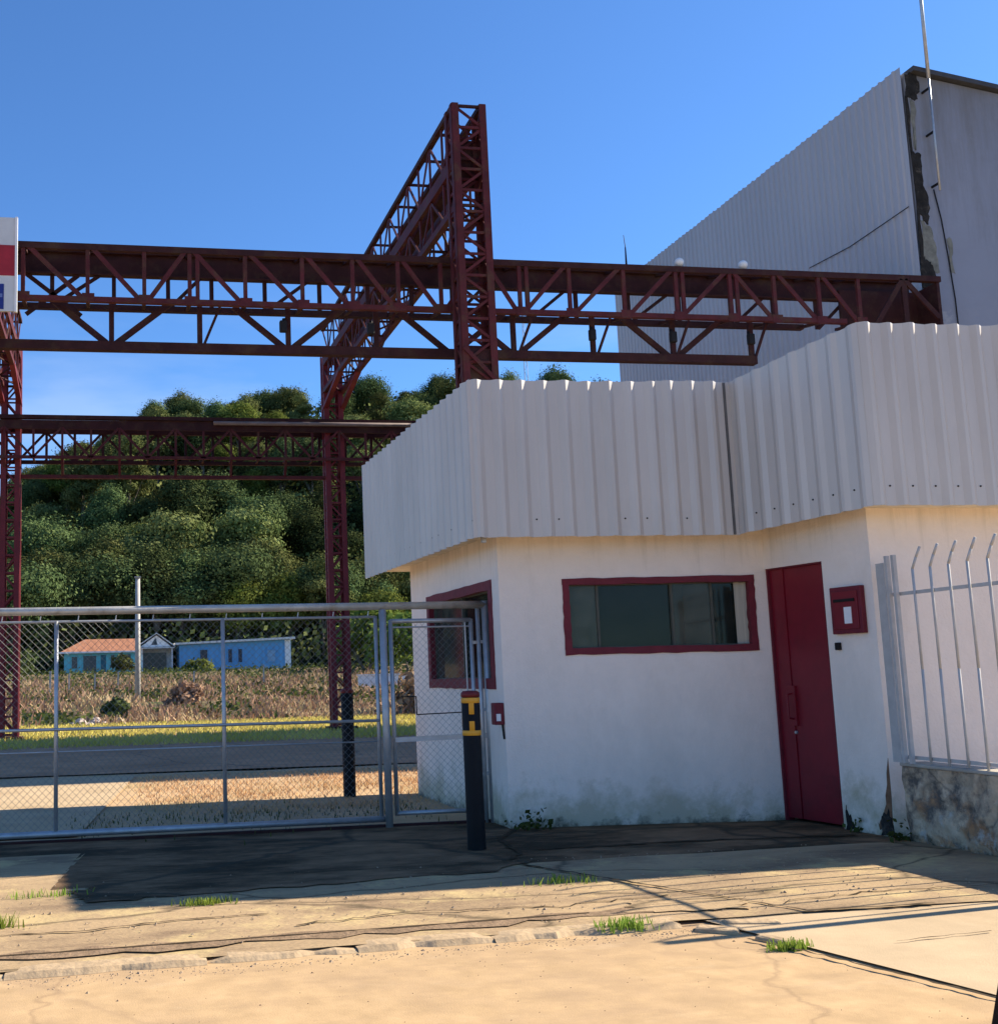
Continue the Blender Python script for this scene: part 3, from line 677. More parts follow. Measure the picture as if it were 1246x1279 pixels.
for z in (.45, 1.05, 1.7): b.beam((3.40, GY-.035, z), (3.54, GY-.035, z+.01), .02, .03)
b.build('hinge', galv, GF)
b = MB(); b.beam((-3.8, GY-.02, .012), (3.55, GY-.02, .012), .05, .03); tag(b.build('gate_track', steel_dk, origin=(0, GY, 0)), 'rusty steel track on the ground under the sliding gate', 'gate track')

# ------------------------------------------------------------------ bollards
def bollard(loc, label, banded=True):
    x, y = loc; t = thing('bollard', label, 'bollard', (x, y, 0), 'black steel bollards')
    b = MB(); b.lathe(x, y, [(.074, -.05), (.073, 1.205), (.068, 1.212)], 20); b.build('post', black, t, smooth=True)
    b = MB(); b.lathe(x, y, [(.070, 1.212), (.077, 1.216), (.077, 1.245), (.060, 1.262), (0, 1.266)], 20); b.build('cap', cap_red, t, smooth=True)
    if banded:
        for z0, z1 in ((1.165, 1.208), (.905, .945)):
            b = MB(); b.lathe(x, y, [(.074, z0), (.0765, z0+.002), (.0765, z1-.002), (.074, z1)], 20); b.build('yellow_ring', yellow, t, smooth=True)
        for z0, z1 in ((1.075, 1.165), (.945, 1.02)):
            b = MB(); b.lathe(x, y, [(.074, z0), (.0762, z0+.002), (.0762, z1)], 6, R(240), R(272)); b.build('yellow_bar', yellow, t, smooth=True)
        for z0, z1 in ((.96, 1.15),):
            for a in (150, 330):
                b = MB(); b.lathe(x, y, [(.074, z0), (.0762, z0+.002), (.0762, z1)], 5, R(a), R(a+22)); b.build('yellow_bar', yellow, t, smooth=True)
    return t
bollard((2.862, 8.93), 'black steel bollard with yellow bands and a red cap in front of the pedestrian gate')
b2 = bollard((2.70, 13.15), 'plain black bollard with a dull red cap standing inside the yard behind the gate', False)

# dark leaning timber at the bottom right edge of the view
b = MB(); b.beam((3.315, 3.97, -.10), (3.56, 4.06, .42), .10, .12); pass
tag(b.build('timber_stump', mat('dark_timber', (.035, .02, .013), .9, 0, .1, .4, 8, .5, 20, tall=(6, 6, .6)), origin=(3.32, 3.97, -.075), bevel=.008), 'dark brown leaning timber stump at the right edge of the road', 'stump')

# ------------------------------------------------------------------ fence and low stone wall on the right
FX = 6.235
b = MB(); rnd = random.Random(11)
ny, nz_ = 26, 7; ys = [8.27-(8.27-6.05)*i/ny for i in range(ny+1)]; zs = [-.12+.70*j/nz_ for j in range(nz_+1)]
G = {}
for side, xo in ((0, -.012), (1, .19)):
    for i, y in enumerate(ys):
        for j, z in enumerate(zs):
            G[side, i, j] = len(b.v); b.v.append((FX+xo+(rnd.uniform(-.022, .022) if side == 0 else 0), y, z))
for side in (0, 1):
    for i in range(ny):
        for j in range(nz_):
            q = (G[side, i, j], G[side, i+1, j], G[side, i+1, j+1], G[side, i, j+1]); b.f.append(q if side == 0 else q[::-1])
for i in range(ny): b.f.append((G[0, i, nz_], G[0, i+1, nz_], G[1, i+1, nz_], G[1, i, nz_]))
for j in range(nz_): b.f.append((G[0, 0, j], G[0, 0, j+1], G[1, 0, j+1], G[1, 0, j])); b.f.append((G[0, ny, j], G[1, ny, j], G[1, ny, j+1], G[0, ny, j+1]))
SW = thing('stone_wall', 'low weathered rubble stone wall under the white bar fence', 'wall', (FX, 7.2, 0))
b.build('masonry', stone, SW); b = MB(); b.box(FX-.03, FX+.21, 6.04, 8.28, .582, .612); b.build('coping', capm, SW, bevel=.01)
BF = thing('bar_fence', 'pale steel bar fence with bent tops standing on the low stone wall', 'fence', (FX, 7.2, .61))
fpaint = mat('fence_paint', (.48, .46, .43), .75, 0, .2, .15, 10)
b = MB(); b.beam((FX, 8.30, .61), (FX, 8.30, 2.22), .05, .10, (0, 1, 0)); b.build('post', fpaint, BF)
b = MB(); b.beam((FX-.03, 8.20, .61), (FX-.03, 8.20, 2.27), .03, .03, (0, 1, 0)); b.beam((FX-.03, 8.12, .61), (FX-.03, 8.12, 2.27), .03, .03, (0, 1, 0)); b.build('end_bar', fpaint, BF)
b = MB(); b.beam((FX, 6.08, .0), (FX, 6.08, 2.25), .07, .07, (0, 1, 0)); b.build('post', fpaint, BF)
for z in (1.955, .655): b = MB(); b.beam((FX+.015, 8.3, z), (FX+.015, 6.08, z), .014, .028); b.build('rail', fpaint, BF)
y = 7.945
while y > 6.12:
    b = MB(); dx = random.uniform(-.004, .004)
    b.path([(FX+dx, y, .60), (FX, y, 1.35), (FX+dx, y, 2.14), (FX+.01, y-.035, 2.23), (FX+.025, y-.07, 2.31)], .0105, 6); b.build('bar', fpaint, BF, smooth=True); y -= .195

# ------------------------------------------------------------------ warehouse
WX, WY, WB, WH = 15.3, 18.40, 31.3, 13.0
WHS = thing('warehouse', 'tall grey warehouse clad in ribbed sheet with a mouldy white end wall', 'warehouse', (WX, WY, 0))
b = MB(); corrugate(b, (WX-.06, WB), (WX-.06, WY+.02), (-.1, -.1), (WH+.10, WH+.02), period=.2, hgt=.035, seed=9, phase=.1, wb_=.09, wt=.04, jit=.01); b.build('cladding', clad, WHS)
b = MB()
zr = lambda X: WH-.10-(X-WX)*.148
b.quad((WX, WY, -.1), (40, WY, -.1), (40, WY, zr(40)), (WX, WY, zr(WX))); b.quad((WX, WB, -.1), (WX, WY, -.1), (WX, WY, zr(WX)), (WX, WB, zr(WX)))
b.quad((40, WY, -.1), (40, WB, -.1), (40, WB, zr(40)), (40, WY, zr(40))); b.quad((40, WB, -.1), (WX, WB, -.1), (WX, WB, zr(WX)), (40, WB, zr(40)))
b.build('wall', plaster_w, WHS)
b = MB(); t = .10
b.add([(WX+.13, WY-.12, zr(WX)+.003), (40.3, WY-.12, zr(40.3)+.003), (40.3, WB+.1, zr(40.3)+.003), (WX+.13, WB+.1, zr(WX)+.003), (WX+.13, WY-.12, zr(WX)+t), (40.3, WY-.12, zr(40.3)+t), (40.3, WB+.1, zr(40.3)+t), (WX+.13, WB+.1, zr(WX)+t)],
      [(3, 2, 1, 0), (4, 5, 6, 7), (0, 1, 5, 4), (1, 2, 6, 5), (2, 3, 7, 6), (3, 0, 4, 7)]); b.build('roof', roof_dk, WHS)
def blotch(name, m_, pts, y, label=None):
    rnd = random.Random(len(pts)*7+int(pts[0][1]*10)); P = []
    for a, c in zip(pts, pts[1:]+pts[:1]):
        for i in range(5):
            t = i/5; P.append((lerp(a[0], c[0], t)+rnd.uniform(-.025, .025), lerp(a[1], c[1], t)+rnd.uniform(-.05, .05)))
    n_ = len(P); b = MB(); b.add([(x, y, z) for x, z in P]+[(x, y+.02, z) for x, z in P], [tuple(range(n_))]+[(i, n_+i, n_+(i+1) % n_, (i+1) % n_) for i in range(n_)])
    return b.build(name, m_, WHS)
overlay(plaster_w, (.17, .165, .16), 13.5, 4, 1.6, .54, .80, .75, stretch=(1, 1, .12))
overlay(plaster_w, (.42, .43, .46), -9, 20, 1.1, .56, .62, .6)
b = MB(); b.path([(15.20, 21.7, 10.14), (15.20, 20.3, 10.08), (15.20, 18.5, 10.18)], .010, 5); b.build('cable', lamp_dk, WHS)
blotch('damaged_edge', decay, [(15.31, 12.88), (15.31, 12.35), (15.52, 12.35), (15.60, 12.6), (15.58, 12.88)], WY-.012)
blotch('damaged_edge', decay, [(15.29, 11.25), (15.31, 10.6), (15.33, 9.95), (15.50, 9.75), (15.56, 10.2), (15.46, 10.7), (15.50, 11.2)], WY-.012)
blotch('damaged_edge', decay, [(15.24, 8.75), (15.24, 9.15), (15.40, 9.1), (15.52, 8.95), (15.55, 8.6), (15.24, 8.5)], WY-.012)
blotch('damaged_edge', decay, [(15.285, 12.4), (15.285, 8.8), (15.33, 8.8), (15.345, 10.5), (15.335, 12.4)], WY-.010)
blotch('mould_stain', decay_l, [(15.34, 9.9), (15.34, 8.9), (15.62, 8.8), (15.60, 9.4), (15.52, 9.75)], WY-.008)
blotch('mould_stain', decay_l, [(15.36, 12.35), (15.36, 11.3), (15.42, 11.3), (15.48, 12.3)], WY-.008)
blotch('mould_stain', decay_l, [(15.88, 9.55), (15.87, 8.9), (15.95, 8.85), (15.97, 9.5)], WY-.008)
AM = thing('antenna_mast', 'thin pale antenna mast fixed to the white warehouse end wall', 'mast', (15.67, WY-.2, 10.4))
b = MB(); b.tube((15.66, WY-.2, 10.4), (15.67, WY-.2, 12.7), .020, .020, 8); b.tube((15.67, WY-.2, 12.7), (15.70, WY-.2, 16.2), .034, .030, 8); b.build('pole', galv, AM, smooth=True)
for z in (10.55, 11.6, 12.5): b = MB(); b.beam((15.66, WY-.2, z), (15.66, WY, z), .03, .04); b.build('bracket', lamp_dk, AM)
b = MB(); b.path([(15.68, WY-.02, 10.5), (15.78, WY-.02, 9.9), (15.84, WY-.02, 9.2), (15.9, WY-.02, 8.3), (15.92, WY-.02, 6)], .012, 5); b.build('cable', lamp_dk, AM)

# ------------------------------------------------------------------ steel gantry
def lacing(mb, a0, a1, h0, h1, fixed, axis, step, w_=.045, horiz=True):
    """zigzag lacing on one face of a tower; axis = the horizontal axis that varies"""
    def P(t, z): return (t, fixed, z) if axis == 'x' else (fixed, t, z)
    n_ = max(1, round((h1-h0)/step)); up = (0, 1, 0) if axis == 'x' else (1, 0, 0)
    for i in range(n_):
        z0, z1 = lerp(h0, h1, i/n_), lerp(h0, h1, (i+1)/n_)
        mb.beam(P(a0 if i % 2 else a1, z0), P(a1 if i % 2 else a0, z1), w_, .02, up)
        if horiz: mb.beam(P(a0, z0), P(a1, z0), w_, .02, up)
def tower(name, label, x0, x1, y0, y1, h, step, leg=.11, m_=steel, group=None, wide=None):
    t = thing(name, label, 'steel column', ((x0+x1)/2, (y0+y1)/2, 0), group)
    for x in (x0, x1):
        for y in (y0, y1):
            sx = .5-(x == x1); b = MB(); L2 = leg
            b.box(min(x, x+2*sx*L2), max(x, x+2*sx*L2), y-.012, y+.012, 0, h)
            sy = 1 if y == y0 else -1
            b.box(x-.012, x+.012, min(y+sy*.0125, y+sy*L2), max(y+sy*.0125, y+sy*L2), 0, h)
            b.build('leg', m_, t)
    for y in (y0+.02, y1-.02): b = MB(); lacing(b, x0+.05, x1-.05, .15, h-.05, y, 'x', step); b.build('lacing', m_, t)
    for x in (x0+.02, x1-.02): b = MB(); lacing(b, y0+.05, y1-.05, .15, h-.05, x, 'y', step); b.build('lacing', m_, t)
    b = MB(); b.box(x0-.12, x1+.12, y0-.12, y1+.12, -.02, .10); b.build('base_plate', steel_dk, t)
    return t
TW = tower('gantry_tower', 'near dark red lattice tower rising behind the guard house', 5.66, 6.26, 17.25, 17.68, 11.05, .38, .115, steel)
b = MB(); b.box(5.76, 6.20, 17.72, 17.76, 9.75, 10.62); b.build('head_plate', steel_dk, TW)
b = MB(); b.box(5.75, 6.16, 17.30, 17.33, 5.7, 6.75); b.build('gusset_plate', steel_dk, TW)
b = MB(); b.beam((5.68, 17.22, 6.75), (6.2, 17.22, 6.2), .07, .02, (0, 1, 0)); b.build('brace', steel, TW)
c2 = tower('lattice_column', 'far red lattice column standing right of the blue house behind the gate', 5.69, 6.21, 29.6, 30.05, 10.3, .45, .13, steel_red, 'far red lattice columns')
c1 = tower('lattice_column', 'far red lattice column at the left edge behind the gate', -2.93, -2.45, 29.6, 30.05, 10.3, .45, .13, steel_red, 'far red lattice columns')

def runway(label, x0, x1, y0, y1):
    t = thing('runway_girder', label, 'steel girder', ((x0+x1)/2, (y0+y1)/2, 9.2), 'runway girders along the yard')
    zt, zm, zb_ = 11.02, 10.06, 9.24
    for x in (x0, x1):
        b = MB(); b.beam((x, y0, zt), (x, y1, zt), .10, .09); b.build('top_chord', steel_dk, t)
        b = MB(); b.beam((x, y0, zm), (x, y1, zm), .08, .22); b.build('mid_chord', steel, t)
        b = MB(); b.beam((x, y0, zb_), (x, y1, zb_), .11, .12); b.build('bottom_chord', steel, t)
        n_ = 16
        for (za, zc, stp) in ((zm+.1, zt, 16), (zb_, zm-.1, 16)):
            b = MB(); up = (1, 0, 0)
            for i in range(stp):
                ya, yb = lerp(y0, y1, i/stp), lerp(y0, y1, (i+1)/stp)
                b.beam((x, ya, za), (x, ya, zc), .055, .03, up); b.beam((x, ya, za if i % 2 else zc), (x, yb, zc if i % 2 else za), .05, .025, up)
            b.build('web', steel, t)
    b = MB(); n_ = 12
    for i in range(n_+1):
        ya = lerp(y0, y1, i/n_)
        b.beam((x0, ya, zb_), (x1, ya, zb_), .05, .04); b.beam((x0, ya, zt), (x1, ya, zt), .05, .04)
        if i < n_: b.beam((x0 if i % 2 else x1, ya, zb_), (x1 if i % 2 else x0, lerp(y0, y1, (i+1)/n_), zb_), .04, .03)
    b.build('cross_bracing', steel_dk, t)
    b = MB(); b.beam(((x0+x1)/2, y0+.5, zm), ((x0+x1)/2, y1, zm), .20, .10); b.build('walkway', steel_dk, t)
    b = MB()
    for x in (x0, x1): b.beam((x, y1-2.3, zb_-.02), (x, y1+.05, 8.75), .09, .13, (1, 0, 0))
    b.build('haunch', steel_red, t)
    return t
runway('tall red lattice runway girder running from the near tower to the far column', 5.72, 6.20, 17.3, 29.75)
runway('red lattice runway girder on the far left mostly hidden by the sign', -2.92, -2.48, 17.3, 29.75)
TL = tower('gantry_tower', 'near red lattice tower on the left beyond the sign', -3.0, -2.4, 17.25, 17.68, 11.05, .38, .115, steel)

# long front girder
FG = thing('lattice_girder', 'long dark red lattice girder crossing the yard from the sign to the warehouse', 'steel girder', (6, 18.1, 6.8))
YF, YR, YM = 17.80, 18.50, 18.12
ztop, zlow = 8.44, 7.555
def part(name, m_, fn, par=None): b = MB(); fn(b); return b.build(name, m_, par or FG)
part('top_chord', steel_dk, lambda b: b.beam((-3.2, YF, ztop), (15.1, YF, ztop), .10, .105))
part('lower_chord', steel, lambda b: b.beam((-3.2, YF, zlow), (13.1, YF, zlow+.02), .10, .085))
part('plate_beam', steel_dk, lambda b: (b.beam((-3.2, YR, 8.41), (15.0, YR, 8.41), .05, .40), b.beam((-3.2, YR-.04, 8.60), (15.0, YR-.04, 8.60), .16, .03), b.beam((-3.2, YR-.04, 8.22), (15.0, YR-.04, 8.22), .14, .03)))
part('rear_chord', steel_dk, lambda b: b.beam((-3.2, YR, 7.66), (12.7, YR, 7.68), .12, .095))
part('bottom_chord', steel_dk, lambda b: b.beam((-3.2, YM, 6.87), (11.45, YM, 6.90), .16, .15))
nodes = [-1.45, -.43, .48, 1.22, 2.14, 3.10, 3.96, 4.75, 5.5, 6.25, 6.91, 7.82, 8.83, 9.82, 10.86, 11.72, 12.6, 13.4]
dirs = ['\\', '\\', '/', '\\', '\\', '\\', '\\', '\\', '/', '\\', '/', '/', '/', '/', '\\', '\\', '\\']
for i, x in enumerate(nodes):
    dbl = i in (3, 10, 13, 14)
    part('post', steel, lambda b: b.beam((x, YF-.012, zlow), (x, YF-.012, ztop), .065, .05, (0, 1, 0)))
    if dbl: part('post', steel, lambda b: b.beam((x+.13, YF-.012, zlow), (x+.13, YF-.012, ztop), .065, .05, (0, 1, 0)))
    part('rear_post', steel_dk, lambda b: b.beam((x+.42, YR, 7.66), (x+.42, YR, 8.25), .07, .05, (0, 1, 0)))
    part('tie', steel_dk, lambda b: b.beam((x, YF, zlow), (x, YR, 7.66), .06, .05))
    part('tie', steel_dk, lambda b: b.beam((x, YF, ztop), (x, YR, 8.58), .05, .05))
for i, d in enumerate(dirs):
    a, c = nodes[i], nodes[i+1]
    z0, z1 = (ztop, zlow) if d == '\\' else (zlow, ztop)
    part('diagonal', steel, lambda b: b.beam((a+.06, YF-.03, z0), (c-.06, YF-.03, z1), .075, .025, (0, 1, 0)))
    if i % 2 == 0: part('rear_diagonal', steel_dk, lambda b: b.beam((a+.42, YR-.03, 7.66), (c+.30, YR-.03, 8.3), .06, .025, (0, 1, 0)))
part('end_brace', steel_dk, lambda b: (b.beam((-1.45, YR-.05, 8.2), (-.55, YR-.05, 7.5), .07, .03, (0, 1, 0)), b.beam((-1.45, YR-.05, 7.5), (-.6, YR-.05, 8.2), .07, .03, (0, 1, 0))))
for x in nodes:
    part('gusset_plate', steel, lambda b: b.box(x-.09, x+.11, YF-.056, YF-.051, zlow-.045, zlow+.10))
for xa in (-.05, 2.89, 5.75, 6.9, 9.86):
    part('deep_brace', steel_dk, lambda b: b.beam((xa-.06, YM, 6.92), (xa-.92, YM, 7.62), .10, .05, (0, 1, 0)))
    part('deep_brace', steel_dk, lambda b: b.beam((xa+.06, YM, 6.92), (xa+.98, YM, 7.66), .10, .05, (0, 1, 0)))
for xa in (-.05, 1.40, 2.89, 4.41, 6.87, 8.34, 9.86, 11.38):
    part('hanger', steel_dk, lambda b: (b.beam((xa, YM-.02, 6.9), (xa, YM-.02, 7.62), .085, .06, (0, 1, 0))))
for xa in (1.46, 4.47, 6.95, 8.40, 9.9, 11.42):
    part('knee_brace', steel_dk, lambda b: b.beam((xa, YM-.05, 6.92), (xa+.28, YM-.05, 7.6), .045, .03, (0, 1, 0)))
part('end_box', steel_dk, lambda b: (b.box(13.42, 15.08, YR-.16, YR-.10, 7.0, 8.38), b.box(15.02, 15.08, YF-.02, YR-.17, 7.0, 8.38), b.beam((13.5, YF-.03, 7.25), (14.3, YF-.03, 8.4), .09, .04, (0, 1, 0)), b.beam((14.35, YF-.03, 8.4), (15.0, YF-.03, 7.7), .09, .04, (0, 1, 0)), b.beam((14.33, YF-.02, 7.0), (14.33, YF-.02, 8.4), .10, .05, (0, 1, 0))))
# dark fittings hung under the girder
fl0 = None
for i, (xa, lab) in enumerate([(2.80, 'dark floodlight under the long girder, the one left of the near tower'), (4.30, 'dark floodlight under the long girder beside the runway girder'), (8.28, 'dark floodlight under the long girder, first one right of the near tower'), (9.80, 'dark floodlight under the long girder, second one right of the near tower'), (11.3, 'dark floodlight under the right end of the long girder')]):
    if i == 0:
        fl0 = thing('floodlight', lab, 'floodlight', (xa, YM-.16, 7.2), 'floodlights under the long girder')
        b = MB(); b.box(xa-.08, xa+.04, YM-.24, YM-.14, 7.14, 7.34); b.build('housing', lamp_dk, fl0, bevel=.02)
        b = MB(); b.beam((xa-.02, YM-.12, 7.2), (xa+.02, YM-.06, 7.42), .05, .04); b.build('bracket', lamp_dk, fl0)
    else: dup(fl0, (xa, YM-.16, 7.2), lab)
for x, lab in ((9.98, 'small white globe on top of the long girder, nearer the tower'), (11.22, 'small white globe on top of the long girder, nearer the warehouse')):
    t = thing('globe_lamp', lab, 'lamp', (x, YF+.1, 8.49), 'white globes on the long girder')
    b = MB(); b.lathe(x, YF+.1, [(0, 8.53)]+[(.085*math.sin(a), 8.62-.085*math.cos(a)) for a in [math.pi*k_/8 for k_ in range(1, 8)]]+[(0, 8.705)], 14); b.build('globe', white, t, smooth=True)
    b = MB(); b.tube((x, YF+.1, 8.49), (x, YF+.1, 8.55), .04, .03, 8); b.build('base', lamp_dk, t)
b = MB(); b.tube((8.92, YF, 8.49), (8.92, YF, 8.82), .02, .012, 6); b.tube((8.92, YF, 8.82), (8.90, YF, 9.05), .008, .005, 5); tag(b.build('rod_antenna', lamp_dk, origin=(8.92, YF, 8.49)), 'thin dark rod standing on top of the long girder', 'antenna')

# far low girder between the far columns
FL = thing('lattice_girder', 'lower red lattice girder joining the two far columns in front of the hill', 'steel girder', (2, 29.5, 6.8))
YL = 29.45
part('top_chord', steel_dk, lambda b: (b.beam((-6, YL, 8.36), (9.5, YL, 8.33), .16, .10), b.beam((-6, YL, 8.16), (9.5, YL, 8.14), .06, .24)), FL)
part('mid_chord', steel, lambda b: b.beam((-6, YL, 7.29), (9.5, YL, 7.29), .07, .08), FL)
part('bottom_chord', steel, lambda b: b.beam((-6, YL+.3, 6.82), (9.5, YL+.3, 6.82), .10, .10), FL)
x = -5.8; i = 0
while x < 9.3:
    part('post', steel, lambda b: b.beam((x, YL, 7.29), (x, YL, 8.1), .06, .04, (0, 1, 0)), FL)
    part('diagonal', steel, lambda b: b.beam((x, YL-.02, 7.29 if i % 2 else 8.08), (x+.72, YL-.02, 8.08 if i % 2 else 7.29), .06, .03, (0, 1, 0)), FL)
    if i % 2 == 0: part('hanger', steel, lambda b: b.beam((x, YL+.28, 6.82), (x, YL+.02, 7.29), .07, .05, (0, 1, 0)), FL)
    part('rear_post', steel_dk, lambda b: b.beam((x+.3, YL+.62, 7.29), (x+.3, YL+.62, 8.1), .07, .04, (0, 1, 0)), FL)
    part('rear_diagonal', steel_dk, lambda b: b.beam((x+.3, YL+.6, 8.08 if i % 2 else 7.29), (x+1.02, YL+.6, 7.29 if i % 2 else 8.08), .065, .03, (0, 1, 0)), FL)
    part('tie', steel_dk, lambda b: b.beam((x, YL, 7.27), (x, YL+.62, 7.27), .05, .04), FL)
    x += .74; i += 1
part('rear_chord', steel_dk, lambda b: b.beam((-6, YL+.62, 7.27), (9.5, YL+.62, 7.27), .08, .10), FL)
part('rear_beam', steel_dk, lambda b: b.beam((-6, YL+.62, 8.2), (9.5, YL+.62, 8.18), .08, .30), FL)
b = MB(); b.tube((2.6, YL-.14, 8.22), (9.3, YL-.14, 8.24), .055, .055, 8); tag(b.build('service_pipe', mat('rusty_pipe', (.20, .15, .13), .7, .1, .3, .3, 3), origin=(6, YL, 8.2), smooth=True), 'pale service pipe along the right part of the lower far girder', 'pipe')

# sign on the left end of the long girder
SG2 = thing('sign_board', 'white sign board with a red band and a blue square at the left edge', 'sign', (-2.6, 17.5, 7.2))
z = lambda q: 1.4+(q-1.4)*17.5/10.2
sx = -1.515
b = MB(); b.box(sx-2.3, sx, 17.47, 17.52, 7.22, 8.76); b.build('panel', sign_w, SG2)
b = MB(); b.box(sx-2.3, sx-.035, 17.462, 17.469, 7.80, 8.30); b.build('red_band', sign_r, SG2)
b = MB(); b.box(sx-1.2, sx-.20, 17.462, 17.469, 7.25, 7.66); b.build('blue_square', sign_b, SG2)
b = MB(); b.box(sx-.035, sx+.002, 17.455, 17.525, 7.21, 8.77); b.build('edge_trim', white, SG2)
b = MB(); b.lathe(0, 0, [(.0, 0)], 3); 
b = MB()
for k_ in range(10):
    a0, a1 = 2*math.pi*k_/10, 2*math.pi*(k_+1)/10
    b.quad((sx-.36+.07*math.cos(a0), 17.457, 7.93+.07*math.sin(a0)), (sx-.36+.07*math.cos(a1), 17.457, 7.93+.07*math.sin(a1)), (sx-.36+.035*math.cos(a1), 17.457, 7.93+.035*math.sin(a1)), (sx-.36+.035*math.cos(a0), 17.457, 7.93+.035*math.sin(a0)))
b.build('lettering', white, SG2)
b = MB(); b.box(sx-.40, sx-.22, 17.456, 17.461, 7.44, 7.50); b.build('emblem_bar', mat('pale_blue', (.15, .2, .45), .5), SG2)
b = MB()
for xx in (sx-.4, sx-1.9):
    for zz in (7.55, 8.44): b.beam((xx, 17.53, zz), (xx, 17.80, zz), .05)
b.build('bracket', steel_dk, SG2)

# ------------------------------------------------------------------ beyond the yard
HY = 112.0
def hx(px, Y=HY):    # lateral place for a bearing measured in the photograph
    return px*Y
def house_box(mb, x0, x1, y0, y1, z0, z1): mb.box(x0, x1, y0, y1, z0, z1)
s = HY/95.0
def zz(z): return 1.4+(z-1.4)*s
CH = thing('cyan_house', 'small cyan boarded house with a red tiled roof at the foot of the hill', 'house', (-1.2*s, HY, 2.3))
x0, x1 = -4.18*s, 1.70*s; zb, ze, zp = zz(1.7), zz(3.98), zz(5.12)
b = MB(); b.box(x0, x1, HY, HY+6, zb, ze); b.build('wall', cyan, CH)
b = MB(); ov = .5
b.add([(x0-ov, HY-ov, ze-.05), (x1+ov*.6, HY-ov, ze-.05), (x1+ov*.6, HY+6+ov, ze-.05), (x0-ov, HY+6+ov, ze-.05), (x0+1.9, HY+3, zp), (x1+ov*.6, HY+3, zp)], [(0, 1, 5, 4), (2, 3, 4, 5), (3, 0, 4), (1, 2, 5), (3, 2, 1, 0)])
b.build('roof', tile, CH)
b = MB(); b.beam((x0-ov, HY-ov-.02, ze-.04), (x1+ov*.6, HY-ov-.02, ze-.04), .05, .16); b.build('eave_board', white, CH)
for (a, c, z0, z1, nm, m_) in [(.10, .19, .42, .85, 'window', glass_dk), (.26, .45, .30, .88, 'window', glass_dk), (.50, .585, .02, .90, 'door', mat('teal_door', (.03, .12, .16), .7)), (.64, .70, .42, .88, 'window', glass_dk), (.79, .93, .40, .90, 'window', glass_dk)]:
    b = MB(); b.box(lerp(x0, x1, a), lerp(x0, x1, c), HY-.05, HY-.004, lerp(zb, ze, z0), lerp(zb, ze, z1)); o = b.build(nm, m_, CH)
    b = MB(); xa, xb, za, zc = lerp(x0, x1, a), lerp(x0, x1, c), lerp(zb, ze, z0), lerp(zb, ze, z1)
    for p in ((xa, za, xa, zc), (xb, za, xb, zc), (xa, zc, xb, zc)): b.beam((p[0], HY-.06, p[1]), (p[2], HY-.06, p[3]), .07, .05, (0, 1, 0))
    b.build('frame', cyan, o)
# gabled porch house between
PH = thing('porch_house', 'white gabled house with an open dark porch between the cyan and blue houses', 'house', (3.3*s, HY+2, 2.3))
x0, x1 = 1.95*s, 4.75*s; zb, ze, zp = zz(1.7), zz(4.20), zz(5.40); hy = HY+1.0
b = MB(); b.box(x0, x0+.25, hy+.01, hy+6, zb, ze); b.box(x1-.2, x1, hy+2, hy+6, zb, ze); b.box(x0+.25, x1-.2, hy+2.2, hy+6, zb, ze); b.build('wall', white, PH)
b = MB(); xm = (x0+x1)/2+.1; b.add([(x0+.1, hy+.3, ze+.16), (x1-.1, hy+.3, ze+.16), (xm, hy+.3, zp-.1), (x0+.1, hy+.5, ze+.16), (x1-.1, hy+.5, ze+.16), (xm, hy+.5, zp-.1)], [(0, 1, 2), (5, 4, 3)]); b.build('gable', white, PH)
b = MB(); b.add([(xm-.55, hy+.27, ze+.35), (xm+.1, hy+.27, ze+.35), (xm-.1, hy+.27, zp-.35)], [(0, 1, 2)]); b.build('gable_opening', glass_dk, PH)
b = MB()
for (xa, sgn) in ((x0-.3, 1), (x1+.3, -1)):
    b.add([(xa, hy-.1, ze+.1), (xa, hy+6.2, ze+.1), (xm, hy+6.2, zp+.05), (xm, hy-.1, zp+.05), (xa, hy-.1, ze+.2), (xa, hy+6.2, ze+.2), (xm, hy+6.2, zp+.15), (xm, hy-.1, zp+.15)], [(0, 1, 2, 3), (7, 6, 5, 4), (0, 4, 5, 1), (1, 5, 6, 2), (2, 6, 7, 3), (3, 7, 4, 0)])
b.build('roof', shingle, PH)
b = MB(); b.box(x0-.2, x1+.2, hy-.6, hy+2, ze-.02, ze+.09); b.build('porch_roof', shingle, PH)
for xx in (x0+.3, x1-.05): b = MB(); b.beam((xx, hy-.4, zb), (xx, hy-.4, ze-.02), .12); b.build('porch_post', white, PH)
b = MB(); b.box(x0+.5, x1-.5, hy+2.1, hy+2.197, zb+.1, ze-.4); b.build('porch_door', glass_dk, PH)
